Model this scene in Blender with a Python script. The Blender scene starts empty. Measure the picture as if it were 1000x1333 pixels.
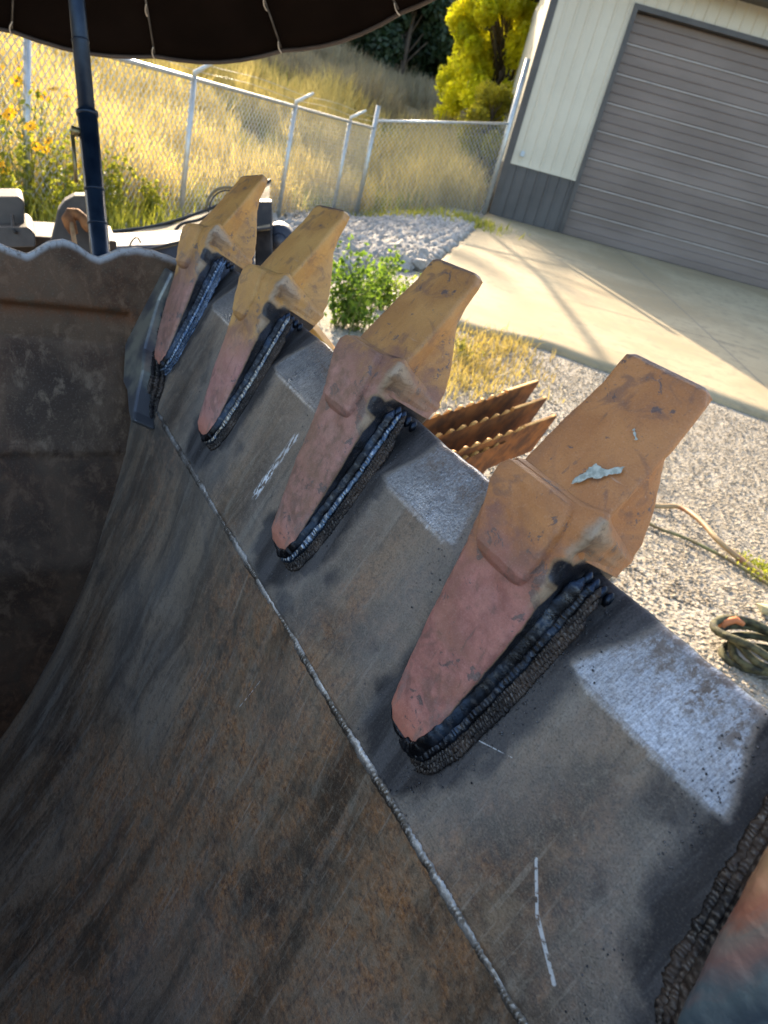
import bpy, math, random
import numpy as np
from mathutils import Vector, Matrix, noise
random.seed(7)
rng = np.random.default_rng(11)
S = bpy.context.scene
COL = S.collection

# ------------------------------------------------------------------ camera
H = 1.5
PITCH, ROLL, FPX = math.radians(27.2), math.radians(15.4), 930.0
FW = np.array([0, math.cos(PITCH), -math.sin(PITCH)])
UP0 = np.array([0, math.sin(PITCH), math.cos(PITCH)])
RT = math.cos(ROLL)*np.array([1., 0, 0]) + math.sin(ROLL)*UP0
DN = math.sin(ROLL)*np.array([1., 0, 0]) - math.cos(ROLL)*UP0
CAM = np.array([0, 0, H])
cd = bpy.data.cameras.new('camera'); cam = bpy.data.objects.new('camera', cd); COL.objects.link(cam)
M = Matrix.Identity(4)
for i in range(3):
    M[i][0] = RT[i]; M[i][1] = -DN[i]; M[i][2] = -FW[i]; M[i][3] = CAM[i]
cam.matrix_world = M
cd.sensor_fit = 'VERTICAL'; cd.sensor_height = 36; cd.sensor_width = 27; cd.lens = FPX/1333*36
cd.clip_start = 0.02; cd.clip_end = 600
cd.dof.use_dof = True; cd.dof.focus_distance = 0.72; cd.dof.aperture_fstop = 11.0
S.camera = cam

# ------------------------------------------------------------------ light
SUN_EL, SUN_AZ = math.radians(22), math.radians(-18.6)
SUN = Vector((math.sin(SUN_AZ)*math.cos(SUN_EL), math.cos(SUN_AZ)*math.cos(SUN_EL), math.sin(SUN_EL)))
W = bpy.data.worlds.new('World'); S.world = W; W.use_nodes = True
nt = W.node_tree; bg = nt.nodes['Background']
sky = nt.nodes.new('ShaderNodeTexSky'); sky.sky_type = 'NISHITA'; sky.sun_disc = False
sky.air_density = 1.0; sky.dust_density = 3.0; sky.ozone_density = .5; sky.sun_elevation = SUN_EL; sky.sun_rotation = SUN_AZ
nt.links.new(sky.outputs[0], bg.inputs[0]); bg.inputs[1].default_value = 0.15
sl = bpy.data.lights.new('sun', 'SUN'); sl.energy = 4.3; sl.angle = math.radians(0.55); sl.color = (1, .80, .56)
so = bpy.data.objects.new('sun', sl); COL.objects.link(so)
so.rotation_euler = (-SUN).to_track_quat('-Z', 'Y').to_euler(); so.location = (-6, 16, 9)
S.view_settings.view_transform = 'Standard'; S.view_settings.look = 'None'
S.view_settings.gamma = 1; S.view_settings.use_curve_mapping = False
S.view_settings.exposure = 1.75
S.cycles.max_bounces = 6; S.cycles.transparent_max_bounces = 8

# ------------------------------------------------------------------ helpers
def tag(o, label=None, cat=None, group=None, kind=None):
    for k, v in (('label', label), ('category', cat), ('group', group), ('kind', kind)):
        if v: o[k] = v
    return o
def empty(name, loc=(0, 0, 0), **k):
    o = bpy.data.objects.new(name, None); COL.objects.link(o); o.location = loc; o.empty_display_size = .1
    return tag(o, **k)
def link(name, me, mat=None, parent=None, smooth=True, **k):
    if smooth and len(me.polygons): me.polygons.foreach_set('use_smooth', [True]*len(me.polygons))
    if mat and not me.materials: me.materials.append(mat)
    o = bpy.data.objects.new(name, me); COL.objects.link(o)
    if parent is not None: o.parent = parent
    return tag(o, **k)
def mesh(name, v, f):
    me = bpy.data.meshes.new(name); me.from_pydata([tuple(map(float, p)) for p in v], [], [tuple(map(int, q)) for q in f]); me.update()
    return me
def mesh_np(name, v, f):
    """fast build: f is (n,3) or (n,4) int array"""
    v = np.asarray(v, np.float32); f = np.asarray(f, np.int32); me = bpy.data.meshes.new(name)
    me.vertices.add(len(v)); me.vertices.foreach_set('co', v.ravel())
    k = f.shape[1]; me.loops.add(f.size); me.loops.foreach_set('vertex_index', f.ravel())
    me.polygons.add(len(f)); me.polygons.foreach_set('loop_start', np.arange(0, f.size, k, dtype=np.int32))
    me.update(calc_edges=True); return me
def attr(me, name, arr):
    a = me.attributes.new(name, 'FLOAT', 'POINT'); a.data.foreach_set('value', np.asarray(arr, np.float32).ravel())
class MB:
    def __init__(s): s.v = []; s.f = []
    def add(s, v, f):
        n = len(s.v); s.v += [tuple(p) for p in v]; s.f += [tuple(i+n for i in q) for q in f]; return s
    def hexa(s, p):   # 8 points: bottom 4, top 4
        return s.add(p, [(3, 2, 1, 0), (4, 5, 6, 7), (0, 1, 5, 4), (1, 2, 6, 5), (2, 3, 7, 6), (3, 0, 4, 7)])
    def box(s, x0, x1, y0, y1, z0, z1, B=None):
        p = [(x0, y0, z0), (x1, y0, z0), (x1, y1, z0), (x0, y1, z0), (x0, y0, z1), (x1, y0, z1), (x1, y1, z1), (x0, y1, z1)]
        if B: p = [B(*q) for q in p]
        return s.hexa(p)
    def tube(s, pts, r, n=10, cap=True):
        pts = [Vector(p) for p in pts]; rs = r if hasattr(r, '__len__') else [r]*len(pts)
        base = len(s.v); ref = None
        for i, p in enumerate(pts):
            d = (pts[min(i+1, len(pts)-1)] - pts[max(i-1, 0)]).normalized()
            if ref is None: ref = d.orthogonal().normalized()
            ref = (ref - d*ref.dot(d)).normalized(); q = d.cross(ref)
            for k in range(n):
                t = 2*math.pi*k/n; s.v.append(tuple(p + (ref*math.cos(t)+q*math.sin(t))*rs[i]))
        for i in range(len(pts)-1):
            for k in range(n):
                a = base+i*n+k; b = base+i*n+(k+1) % n; s.f.append((a, b, b+n, a+n))
        if cap:
            s.f.append(tuple(base+k for k in range(n))[::-1]); s.f.append(tuple(base+(len(pts)-1)*n+k for k in range(n)))
        return s
    def build(s, name, mat, parent=None, smooth=False, **k):
        return link(name, mesh(name, s.v, s.f), mat, parent, smooth, **k)
def bevel(o, w, seg=2):
    m = o.modifiers.new('bevel', 'BEVEL'); m.width = w; m.segments = seg; m.limit_method = 'ANGLE'; m.angle_limit = math.radians(40)
    return o
def spline(pts, n):
    """Catmull-Rom through pts, n samples"""
    P = np.array(pts, float); P = np.vstack([2*P[0]-P[1], P, 2*P[-1]-P[-2]]); out = []
    m = len(P)-3
    for u in np.linspace(0, m-1e-9, n):
        i = int(u); t = u-i; a, b, c, d = P[i:i+4]
        out.append(.5*((2*b)+(-a+c)*t+(2*a-5*b+4*c-d)*t*t+(-a+3*b-3*c+d)*t**3))
    return np.array(out)
def sm(x, a, b):
    t = np.clip((np.asarray(x, float)-a)/(b-a), 0, 1); return t*t*(3-2*t)
def ray(x, y): return RT*(x-500)+DN*(y-666.5)+FW*FPX
def far(x, y, depth): return CAM + ray(x, y)/FPX*depth

# ------------------------------------------------------------------ node helper
class N:
    def __init__(s, name):
        s.m = bpy.data.materials.new(name); s.m.use_nodes = True; s.t = s.m.node_tree; s.p = s.t.nodes['Principled BSDF']; s.out = s.t.nodes['Material Output']
    def n(s, typ, **k):
        o = s.t.nodes.new('ShaderNode'+typ)
        for a, b in k.items(): setattr(o, a, b)
        return o
    def l(s, a, b): s.t.links.new(a, b)
    def put(s, sock, v):
        if isinstance(v, bpy.types.NodeSocket): s.l(v, sock)
        elif v is not None:
            if hasattr(v, '__len__') and len(v) == 3 and sock.type == 'RGBA': v = (*v, 1)
            sock.default_value = v
    def coord(s, which='Object', scale=(1, 1, 1), rot=(0, 0, 0), loc=(0, 0, 0)):
        c = s.n('TexCoord'); mp = s.n('Mapping'); s.l(c.outputs[which], mp.inputs[0])
        mp.inputs['Scale'].default_value = scale; mp.inputs['Rotation'].default_value = rot; mp.inputs['Location'].default_value = loc
        return mp.outputs[0]
    def noise(s, vec, scale, detail=4, rough=.55, dist=0):
        o = s.n('TexNoise'); s.l(vec, o.inputs['Vector']); o.inputs['Scale'].default_value = scale
        o.inputs['Detail'].default_value = detail; o.inputs['Roughness'].default_value = rough; o.inputs['Distortion'].default_value = dist
        return o.outputs['Fac']
    def voro(s, vec, scale, feature='F1', out='Distance'):
        o = s.n('TexVoronoi', feature=feature); s.l(vec, o.inputs['Vector']); o.inputs['Scale'].default_value = scale
        return o.outputs[out]
    def math(s, op, a, b=None, c=None, clamp=False):
        o = s.n('Math', operation=op, use_clamp=clamp); s.put(o.inputs[0], a); s.put(o.inputs[1], b)
        if c is not None: s.put(o.inputs[2], c)
        return o.outputs[0]
    def mr(s, v, a, b, c=0., d=1.):
        o = s.n('MapRange', interpolation_type='SMOOTHSTEP'); s.put(o.inputs[0], v)
        for i, q in enumerate((a, b, c, d)): o.inputs[i+1].default_value = q
        return o.outputs[0]
    def mix(s, f, a, b, mode='MIX'):
        o = s.n('Mix', data_type='RGBA', blend_type=mode); s.put(o.inputs[0], f); s.put(o.inputs[6], a); s.put(o.inputs[7], b)
        return o.outputs[2]
    def fmix(s, f, a, b):
        o = s.n('Mix', data_type='FLOAT'); s.put(o.inputs[0], f); s.put(o.inputs[2], a); s.put(o.inputs[3], b); return o.outputs[0]
    def at(s, name): o = s.n('Attribute', attribute_name=name); return o.outputs['Fac']
    def bump(s, h, strength=.4, dist=.001, normal=None):
        o = s.n('Bump'); s.l(h, o.inputs['Height']); o.inputs['Strength'].default_value = strength; o.inputs['Distance'].default_value = dist
        if normal: s.l(normal, o.inputs['Normal'])
        s.l(o.outputs[0], s.p.inputs['Normal']); return o.outputs[0]
    def set(s, color=None, rough=None, metal=None, **k):
        s.put(s.p.inputs['Base Color'], color); s.put(s.p.inputs['Roughness'], rough); s.put(s.p.inputs['Metallic'], metal)
        for a, b in k.items(): s.put(s.p.inputs[a.replace('_', ' ')], b)
        return s.m
def basic(name, c1, c2, scale=10, rough=.6, metal=0., bump=.3, bdist=.002, detail=5, stretch=(1, 1, 1), which='Object'):
    m = N(name); v = m.coord(which, stretch); a = m.noise(v, scale, detail)
    m.bump(m.noise(v, scale*6, 4), bump, bdist)
    return m.set(m.mix(m.mr(a, .35, .65), c1, c2), m.fmix(a, rough-.08, rough+.1), metal)
def leafy(name, c1, c2, trans=.5, tint=None):
    m = N(name); v = m.coord('Object'); a = m.noise(v, 1.6, 3); b = m.noise(v, 23, 2)
    col = m.mix(m.mr(m.math('ADD', m.math('MULTIPLY', a, .5), m.math('MULTIPLY', b, .5)), .38, .62), c1, c2)
    m.set(col, .55, 0); t = m.n('BsdfTranslucent'); m.put(t.inputs[0], m.mix(1., col, tint or (1.6, 1.5, .8), 'MULTIPLY'))
    x = m.n('MixShader'); x.inputs[0].default_value = trans; m.l(m.p.outputs[0], x.inputs[1]); m.l(t.outputs[0], x.inputs[2]); m.l(x.outputs[0], m.out.inputs[0])
    return m.m

# ------------------------------------------------------------------ steel of the bucket
def seg_mask(m, u, v, p, q, w, soft=.5):
    """soft mask round the segment p-q in the (u,v) sheet coordinates"""
    dx, dy = q[0]-p[0], q[1]-p[1]; L2 = dx*dx+dy*dy
    pu = m.math('SUBTRACT', u, p[0]); pv = m.math('SUBTRACT', v, p[1])
    t = m.math('DIVIDE', m.math('ADD', m.math('MULTIPLY', pu, dx), m.math('MULTIPLY', pv, dy)), L2, clamp=True)
    eu = m.math('SUBTRACT', pu, m.math('MULTIPLY', t, dx)); ev = m.math('SUBTRACT', pv, m.math('MULTIPLY', t, dy))
    d = m.math('SQRT', m.math('ADD', m.math('MULTIPLY', eu, eu), m.math('MULTIPLY', ev, ev)))
    return m.mr(d, w*soft, w, 1., 0.)
def steel(name, plate=True):
    m = N(name); uvn = m.n('UVMap'); uvn.uv_map = 'sheet'; uv = uvn.outputs[0]
    sep = m.n('SeparateXYZ'); m.l(uv, sep.inputs[0]); u, v = sep.outputs[0], sep.outputs[1]
    def mp(sc, rot=0., loc=(0, 0, 0)):
        o = m.n('Mapping'); m.l(uv, o.inputs[0]); o.inputs['Scale'].default_value = (*sc, 1); o.inputs['Rotation'].default_value[2] = rot; o.inputs['Location'].default_value = loc; return o.outputs[0]
    st = mp((1, .22), .25); st2 = mp((1, .12), -.15, (3, 1, 0)); iso = mp((1, 1), 0, (5, 2, 0))
    n1 = m.noise(st, 13, 6, .62, .6); n2 = m.noise(st2, 42, 5, .65, .3); n3 = m.noise(iso, 6, 5, .6, .8); n4 = m.noise(iso, 190, 3, .6)
    n5 = m.noise(iso, 38, 6, .7, .4)
    col = m.mix(m.mr(n1, .35, .65), (.088, .060, .040), (.300, .218, .143))
    col = m.mix(m.mr(n2, .5, .72), col, (.25, .215, .17))
    col = m.mix(m.math('MULTIPLY', m.mr(n3, .52, .66), .65), col, (.040, .035, .033))          # oily dark patches
    rustf = m.math('MULTIPLY', m.at('rust'), m.mr(m.math('ADD', m.math('MULTIPLY', n5, .6), m.math('MULTIPLY', n1, .4)), .40, .66))
    col = m.mix(rustf, col, m.mix(m.mr(n4, .3, .7), (.13, .050, .020), (.38, .170, .055)))
    sA = m.noise(mp((1, .05), .5), 210, 3, .6); sB = m.noise(mp((.06, 1), .25), 190, 3, .6); sC = m.noise(mp((1, .035), -.25, (7, 3, 0)), 120, 4, .65)
    col = m.mix(m.math('MULTIPLY', m.mr(sA, .58, .68), .45), col, (.33, .28, .22)); col = m.mix(m.math('MULTIPLY', m.mr(sB, .62, .70), .4), col, (.04, .033, .03)); col = m.mix(m.math('MULTIPLY', m.mr(sC, .57, .66), .40), col, (.035, .03, .027))
    n6 = m.noise(iso, 85, 6, .75, .5); col = m.mix(m.math('MULTIPLY', m.mr(n6, .53, .60), .45), col, (.055, .042, .034)); col = m.mix(m.math('MULTIPLY', m.mr(n6, .44, .38), .4), col, (.27, .22, .165))
    # fine speckle
    col = m.mix(m.math('MULTIPLY', m.mr(n4, .56, .68), .28), col, (.30, .26, .21))
    col = m.mix(m.math('MULTIPLY', m.mr(n4, .42, .32), .35), col, (.02, .018, .017))
    ground = m.mix(m.mr(m.math('ADD', m.math('MULTIPLY', m.noise(mp((1, .14), .12), 700, 4, .7), .5), m.math('MULTIPLY', m.noise(iso, 420, 4, .7), .5)), .38, .60), (.36, .37, .40), (.84, .86, .90))   # bare ground steel
    pits = m.mr(m.math('ADD', m.math('MULTIPLY', m.noise(mp((1, .8), .3), 170, 10, .85, .2), .70), m.math('MULTIPLY', n3, .30)), .475, .55)
    bare = m.mr(m.math('ADD', m.at('bare'), m.math('MULTIPLY', m.math('SUBTRACT', m.noise(mp((1, .6), .3), 190, 6, .8), .5), .9)), .28, .75)
    p2 = m.math('MULTIPLY', m.mr(m.math('ADD', m.math('MULTIPLY', m.noise(iso, 75, 9, .82, .3), .68), m.math('MULTIPLY', n3, .32)), .50, .545), m.mr(m.at('pit'), .5, .95, .25, 1.)); pits = m.math('MAXIMUM', m.math('MULTIPLY', pits, .75), p2)
    bare0 = bare; bare = m.math('MULTIPLY', bare, m.math('SUBTRACT', 1., m.math('MULTIPLY', pits, m.at('pit'))), clamp=True)
    col = m.mix(m.math('MULTIPLY', bare0, pits), col, m.mix(n4, (.10, .062, .042), (.24, .155, .105)))
    col = m.mix(bare, col, ground)
    grey = m.math('MULTIPLY', m.at('grey'), m.mr(n3, .3, .6, .5, 1.))
    col = m.mix(m.math('MULTIPLY', grey, .7), col, m.mix(n5, (.135, .135, .135), (.315, .305, .290)))
    heat = m.at('scorch')
    hb = m.math('ADD', heat, m.math('MULTIPLY', m.math('SUBTRACT', m.math('ADD', m.math('MULTIPLY', n5, .6), m.math('MULTIPLY', n2, .4)), .5), 1.3))
    col = m.mix(m.mr(hb, .30, .72, 0., .92), col, m.mix(m.mr(n2, .4, .6), (.020, .020, .024), (.070, .068, .072)))
    n7 = m.noise(iso, 560, 3, .7); col = m.mix(m.math('MULTIPLY', m.mr(n7, .52, .66), m.fmix(bare, m.fmix(m.mr(hb, .3, .7), .26, .10), .08)), col, (.34, .29, .23)); col = m.mix(m.math('MULTIPLY', m.mr(n7, .48, .36), .34), col, (.022, .018, .015))
    if plate:
        sc = m.math('MULTIPLY', m.math('MAXIMUM', seg_mask(m, u, v, (.719, .030), (.742, .007), .0016), seg_mask(m, u, v, (.742, .007), (.776, -.011), .0020)), m.mr(n4, .38, .5))
        for p, q, w in SCR: sc = m.math('MAXIMUM', sc, m.math('MULTIPLY', seg_mask(m, u, v, p, q, w), m.mr(n4, .42, .55)))
        col = m.mix(m.math('MULTIPLY', sc, .8), col, (.62, .64, .66))
        ch = m.math('MULTIPLY', m.math('MAXIMUM', seg_mask(m, u, v, (.197, .014), (.199, .046), .009, .3), m.math('MULTIPLY', seg_mask(m, u, v, (.198, .050), (.204, .100), .008, .3), .7)), m.mr(m.noise(mp((2.4, .8), .3), 110, 5), .46, .54))
        col = m.mix(ch, col, (.72, .76, .82))
    rough = m.fmix(bare, m.fmix(m.mr(n1, .3, .7), .34, .58), .27)
    rough = m.fmix(rustf, rough, .78)
    metal = m.fmix(bare, m.fmix(rustf, .35, .05), .6)
    hm = m.mr(hb, .30, .72); rough = m.fmix(m.math('MULTIPLY', hm, m.math('SUBTRACT', 1., bare, clamp=True)), rough, .62)
    m.put(m.p.inputs['Specular IOR Level'], m.fmix(bare, m.fmix(hm, .38, .16), .6)); metal = m.fmix(bare, m.fmix(m.math('MAXIMUM', rustf, hm), .28, .02), .8)
    b1 = m.n('Bump'); m.l(n5, b1.inputs['Height']); b1.inputs['Strength'].default_value = .35; b1.inputs['Distance'].default_value = .003
    m.bump(m.math('ADD', m.math('ADD', n4, m.math('MULTIPLY', n7, .6)), m.math('MULTIPLY', n2, .7)), .50, .0010, b1.outputs[0])
    return m.set(col, rough, metal)
SCR = [((.262, .05), (.30, .10), .0005), ((.61, .04), (.66, .062), .0005), ((.36, -.17), (.375, -.12), .0005)]

# ------------------------------------------------------------------ bucket frame
EX = np.array([.59391613, -.80452696, 0.]); EY = np.array([.80452696, .59391613, 0.]); EZ = np.array([0, 0, 1.])
TV = (.40316324921848556, .9151280754515148)            # plate "up" in (Y,Z)
Vb = EY*TV[0]+EZ*TV[1]; Nb = -EY*TV[1]+EZ*TV[0]
O = np.array([-.27627932, .9073963, 1.07788724])
ROOTL = np.array([.44, -.95, .18])                      # bucket origin, in plate coordinates (a,b,c)
root = empty('excavator_bucket', label='huge rusty steel excavator bucket lying open with welded orange teeth along its lip', cat='excavator bucket')
RM = Matrix.Identity(4)
ro = O+EX*ROOTL[0]+Vb*ROOTL[1]+Nb*ROOTL[2]
for i in range(3): RM[i][0] = EX[i]; RM[i][1] = Vb[i]; RM[i][2] = Nb[i]; RM[i][3] = ro[i]
root.matrix_world = RM
def yz(Y, Z): return (Y*TV[0]+Z*TV[1], -Y*TV[1]+Z*TV[0])   # -> (b,c)
def world(a, b, c): return O+EX*a+Vb*b+Nb*c
def rl(v): return np.asarray(v, float)-ROOTL
TEETH = [(-.2915+.030, .0, 13), (.010, .002, 6.5), (.2915+.010, .002, 2.5), (.583, .0, 0), (.8745-.014, .034, 2)]

def tooth_half(b):   # half-width and height of the front leg
    return np.interp(b, [-.002, .006, .016, .04, .086, .16, .235], [.006, .017, .024, .029, .036, .045, .051])
def leg_dist(a, b, scorch=False):
    """distance of a plate point from the nearest tooth leg"""
    best = np.full(np.shape(a), 9.)
    for ta, tb, rot in TEETH:
        r = math.radians(rot); da, db = a-ta, b-tb-.15
        la = da*math.cos(r)+db*math.sin(r); lb = -da*math.sin(r)+db*math.cos(r)+.15
        d = np.where(lb > .0, np.abs(la+.008)-tooth_half(np.clip(lb, 0, .235)), np.hypot(la+.008, lb)-.004)
        if scorch and ta < .8: d = d+.026*sm(-(la+.008), .0, .02)*sm(lb, .0, .03)
        best = np.minimum(best, d)
    return best
EDGE = .200
A0, A1 = -.345, 1.22
# lip plate ---------------------------------------------------------------
def lip_plate():
    na = 560; aa = np.linspace(A0, A1, na)
    prof = [(-.045, -.004), (-.044, 0)]+[(b, 0) for b in np.linspace(-.04, .138, 62)]+[(b, -(b-.138)*.34) for b in np.linspace(.1405, EDGE-.002, 26)]
    prof += [(EDGE+.001, -.0225), (EDGE+.0022, -.0255), (EDGE+.002, -.030), (EDGE-.001, -.040), (EDGE-.006, -.045), (-.055, -.045), (-.055, -.03), (-.046, -.0055)]
    P = np.array(prof); n = len(P)
    A, B = np.meshgrid(aa, P[:, 0], indexing='ij'); Cc = np.tile(P[:, 1], (na, 1))
    front = (np.arange(n) > 1) & (np.arange(n) < 95)
    for i in range(na):
        for j in range(n):
            if front[j]:
                p = Vector((A[i, j]*7, B[i, j]*7, .3)); Cc[i, j] += noise.noise(p)*.0016+noise.noise(p*5)*.0004
                if P[j, 0] > .17: B[i, j] += noise.noise(Vector((A[i, j]*14, 2, 0)))*.0022+noise.noise(Vector((A[i, j]*60, 7, 0)))*.0008
    v = np.stack([A, B, Cc], -1).reshape(-1, 3)
    idx = np.arange(na*n).reshape(na, n)
    f = np.stack([idx[:-1, :-1], idx[1:, :-1], idx[1:, 1:], idx[:-1, 1:]], -1).reshape(-1, 4)[:, ::-1]
    me = mesh_np('lip_plate', rl(v), f)
    a, b = v[:, 0], v[:, 1]; d = leg_dist(a, b)
    nz = np.array([noise.noise(Vector((x*18, y*18, 3))) for x, y in zip(a, b)])*.5+.0
    dd = d+nz*.014; dd = dd-.014*sm(b, .140, .2)
    isb = sm(b, .1385, .1425)
    wide = sm(a, .30, .34)*.0
    bare = isb*sm(dd, .026, .046)*.98
    bare = np.maximum(bare, .55*np.exp(-((b-.139)/.006)**2)*sm(dd, .03, .05))
    bare = np.maximum(bare, .35*sm(b, .185, .199))
    pit = .45+.55*sm(b, .150, .185)
    ds = leg_dist(a, b, True)+nz*.014-.014*sm(b, .140, .2)
    heat = 1-sm(ds, .012, .078)
    heat = np.maximum(heat, .55*(1-sm(np.abs(dd-.06)-.012, 0, .03))*sm(nz, .0, .22))
    heat = heat*(1-.9*isb*sm(dd, .024, .042)); grey = (1-sm(dd, .04, .16))*.8
    rust = np.clip(.30+1.2*nz+.45*sm(a, .1, .5), 0, 1)*(1-.6*sm(b, .06, .13))*(1-heat)
    for nme, arr in (('bare', bare), ('pit', pit), ('scorch', heat), ('grey', grey), ('rust', rust)): attr(me, nme, arr)
    uvs(me, np.stack([a, b], -1)); return me
def uvs(me, uv):
    l = me.uv_layers.new(name='sheet'); vi = np.empty(len(me.loops), np.int32); me.loops.foreach_get('vertex_index', vi)
    l.data.foreach_set('uv', np.asarray(uv, np.float32)[vi].ravel())
M_PLATE = steel('worn_steel_plate')
link('lip_plate', lip_plate(), M_PLATE, root)
# curved shell --------------------------------------------------------------
PROF = [(-.0185, -.042), (-.045, -.168), (-.075, -.27), (-.13, -.44), (-.2, -.605), (-.29, -.76), (-.40, -.87), (-.52, -.94), (-.7, -.97), (-.9, -.9), (-1.05, -.7), (-1.12, -.4), (-1.10, -.05)]
WALL = ([-1.05, -.6, -.34, -.14, -.06, 0, .14, .3], [-.15, -.155, -.175, -.250, -.285, -.345, -.362, -.38])
def wall_x(Z): return np.interp(Z, *WALL)
def shell():
    ns, na = 250, 300
    P = spline(PROF, ns); s = np.concatenate([[0], np.cumsum(np.hypot(*np.diff(P, axis=0).T))])
    ss = np.concatenate([np.linspace(0, 1.1, 200), np.linspace(1.12, s[-1], 50)])
    Y = np.interp(ss, s, P[:, 0]); Z = np.interp(ss, s, P[:, 1]); aa = np.linspace(-.36, A1, na)
    vs = []; uv = []
    dY = np.gradient(Y, ss); dZ = np.gradient(Z, ss)
    for off in (0., -.025):
        for i in range(ns):
            for a in aa:
                w = 0
                if off == 0: p = Vector((a*4, ss[i]*4, 5)); w = noise.noise(p)*.0045+noise.noise(p*3.3)*.0014
                # inner normal = (dZ,-dY) turned inwards
                ny, nz_ = dZ[i], -dY[i]
                b, c = yz(Y[i]+ny*(off+w), Z[i]+nz_*(off+w)); vs.append((a, b, c)); uv.append((a, -.045-ss[i]))
    v = np.array(vs); uv = np.array(uv); idx = np.arange(2*ns*na).reshape(2, ns, na)
    q = lambda g: np.stack([g[:-1, :-1], g[1:, :-1], g[1:, 1:], g[:-1, 1:]], -1).reshape(-1, 4)
    f = np.vstack([q(idx[0]), q(idx[1])[:, ::-1]])
    me = mesh_np('floor_shell', rl(v), f)
    a, t = uv[:, 0], uv[:, 1]
    nz = np.array([noise.noise(Vector((x*5, y*5, 9))) for x, y in uv])
    rust = np.clip(.34+nz*1.6+1.25*sm(a, .15, .5)*(1-sm(-t, .6, 1.)), 0, 1)
    heat = np.clip(.35*sm(nz, .15, .5), 0, 1)
    grey = .38*(1-sm(a, .05, .45))*(1-sm(-t, .05, .40))+.25*sm(-nz, 0, .4)
    z0 = np.zeros(len(a))
    for nme, arr in (('bare', z0), ('pit', z0), ('scorch', heat), ('grey', grey), ('rust', rust)): attr(me, nme, arr)
    uvs(me, uv); return me
link('floor_shell', shell(), M_PLATE, root)

# ------------------------------------------------------------------ weld beads
def bead_mesh(path, nrm, r, pitch, flat=.62, rough=.14, step=9, seed=0, ripple=.26, nt=9, big_=.30):
    P = np.asarray(path, float); L = np.concatenate([[0], np.cumsum(np.linalg.norm(np.diff(P, axis=0), axis=1))])
    n = max(8, int(L[-1]/pitch*step)); s = np.linspace(0, L[-1], n)
    Q = np.stack([np.interp(s, L, P[:, k]) for k in range(3)], -1)
    T = np.gradient(Q, axis=0); T /= np.linalg.norm(T, axis=1)[:, None]
    up = np.asarray(nrm, float); up = np.tile(up, (n, 1)) if up.ndim == 1 else up
    sd = np.cross(T, up); sd /= np.linalg.norm(sd, axis=1)[:, None]+1e-9; up = np.cross(sd, T)
    th = np.linspace(-.12*math.pi, 1.12*math.pi, nt)
    vs = np.zeros((n, nt, 3)); hh = np.zeros((n, nt))
    jit = np.array([noise.noise(Vector((x*90, seed*3.1, 1.7))) for x in s])
    big = np.array([noise.noise(Vector((x*26, seed*5.7, 4.4))) for x in s])
    jit2 = np.array([noise.noise(Vector((x*130, seed*2.3, 8.1))) for x in s]); Q = Q+sd*(jit2*r*.28)[:, None]
    endt = np.minimum(1, np.minimum(s, L[-1]-s)/(r*1.5)+.15)
    for j, t in enumerate(th):
        ph = (s+jit*pitch*1.5-(.9*r*math.cos(t)**2))/pitch
        fr = ph-np.floor(ph); rp = np.where(fr < .8, (1-fr/.8)**.6, (fr-.8)/.2)
        fine = np.array([noise.noise(Vector((x*420, t*1.7, seed))) for x in s])
        amp = ripple*(1+1.6*jit2)
        rad = r*(1-.5*ripple+amp*rp*math.sin(max(.05, min(math.pi-.05, t)))+big*big_+fine*rough)*endt
        vs[:, j] = Q+sd*(rad*math.cos(t))[:, None]+up*(rad*math.sin(t)*flat)[:, None]
        hh[:, j] = rp*math.sin(max(0, min(math.pi, t)))
    idx = np.arange(n*nt).reshape(n, nt)
    f = np.stack([idx[:-1, :-1], idx[1:, :-1], idx[1:, 1:], idx[:-1, 1:]], -1).reshape(-1, 4)
    return vs.reshape(-1, 3), f, hh.ravel()
def beads(name, specs, mat, parent, **k):
    V, F, Hh = [], [], []; n = 0
    for sp in specs:
        v, f, h = bead_mesh(**sp); V.append(v); F.append(f+n); Hh.append(h); n += len(v)
    me = mesh_np(name, np.vstack(V), np.vstack(F)); attr(me, 'crest', np.concatenate(Hh)); return link(name, me, mat, parent, **k)
def weld_mat(name, dark, lite, tint, rough=.3, metal=.85, amt=.5):
    m = N(name); v = m.coord('Object'); a = m.noise(v, 90, 4, .6); b = m.noise(v, 520, 3); c = m.noise(v, 22, 3)
    cr = m.at('crest')
    f = m.math('MULTIPLY', m.mr(cr, .35, .95), m.mr(m.noise(v, 260, 3, .6), .38, .64))
    col = m.mix(m.mr(c, .42, .62), dark, tint); col = m.mix(m.math('MULTIPLY', f, amt), col, lite)  # highlights on the ripple crests put into the colour
    m.bump(b, .5, .0007)
    return m.set(col, m.fmix(m.mr(a, .35, .65), rough, rough+.22), metal)
M_WDARK = weld_mat('weld_dark', (.016, .018, .024), (.16, .17, .19), (.03, .046, .078), .25, .85, .45)
M_WBLUE = weld_mat('weld_blue', (.045, .075, .13), (.55, .60, .66), (.12, .17, .26), .26, .95, .75)
M_WGOLD = weld_mat('weld_gold', (.07, .09, .13), (.72, .64, .50), (.20, .21, .22), .25, .95, .9)
M_WCRUST = weld_mat('weld_crust', (.018, .016, .017), (.24, .22, .20), (.06, .045, .038), .38, .65, .55)
M_WSEAM = weld_mat('weld_seam', (.10, .085, .07), (.62, .61, .60), (.42, .41, .40), .30, .75, .7)
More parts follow.
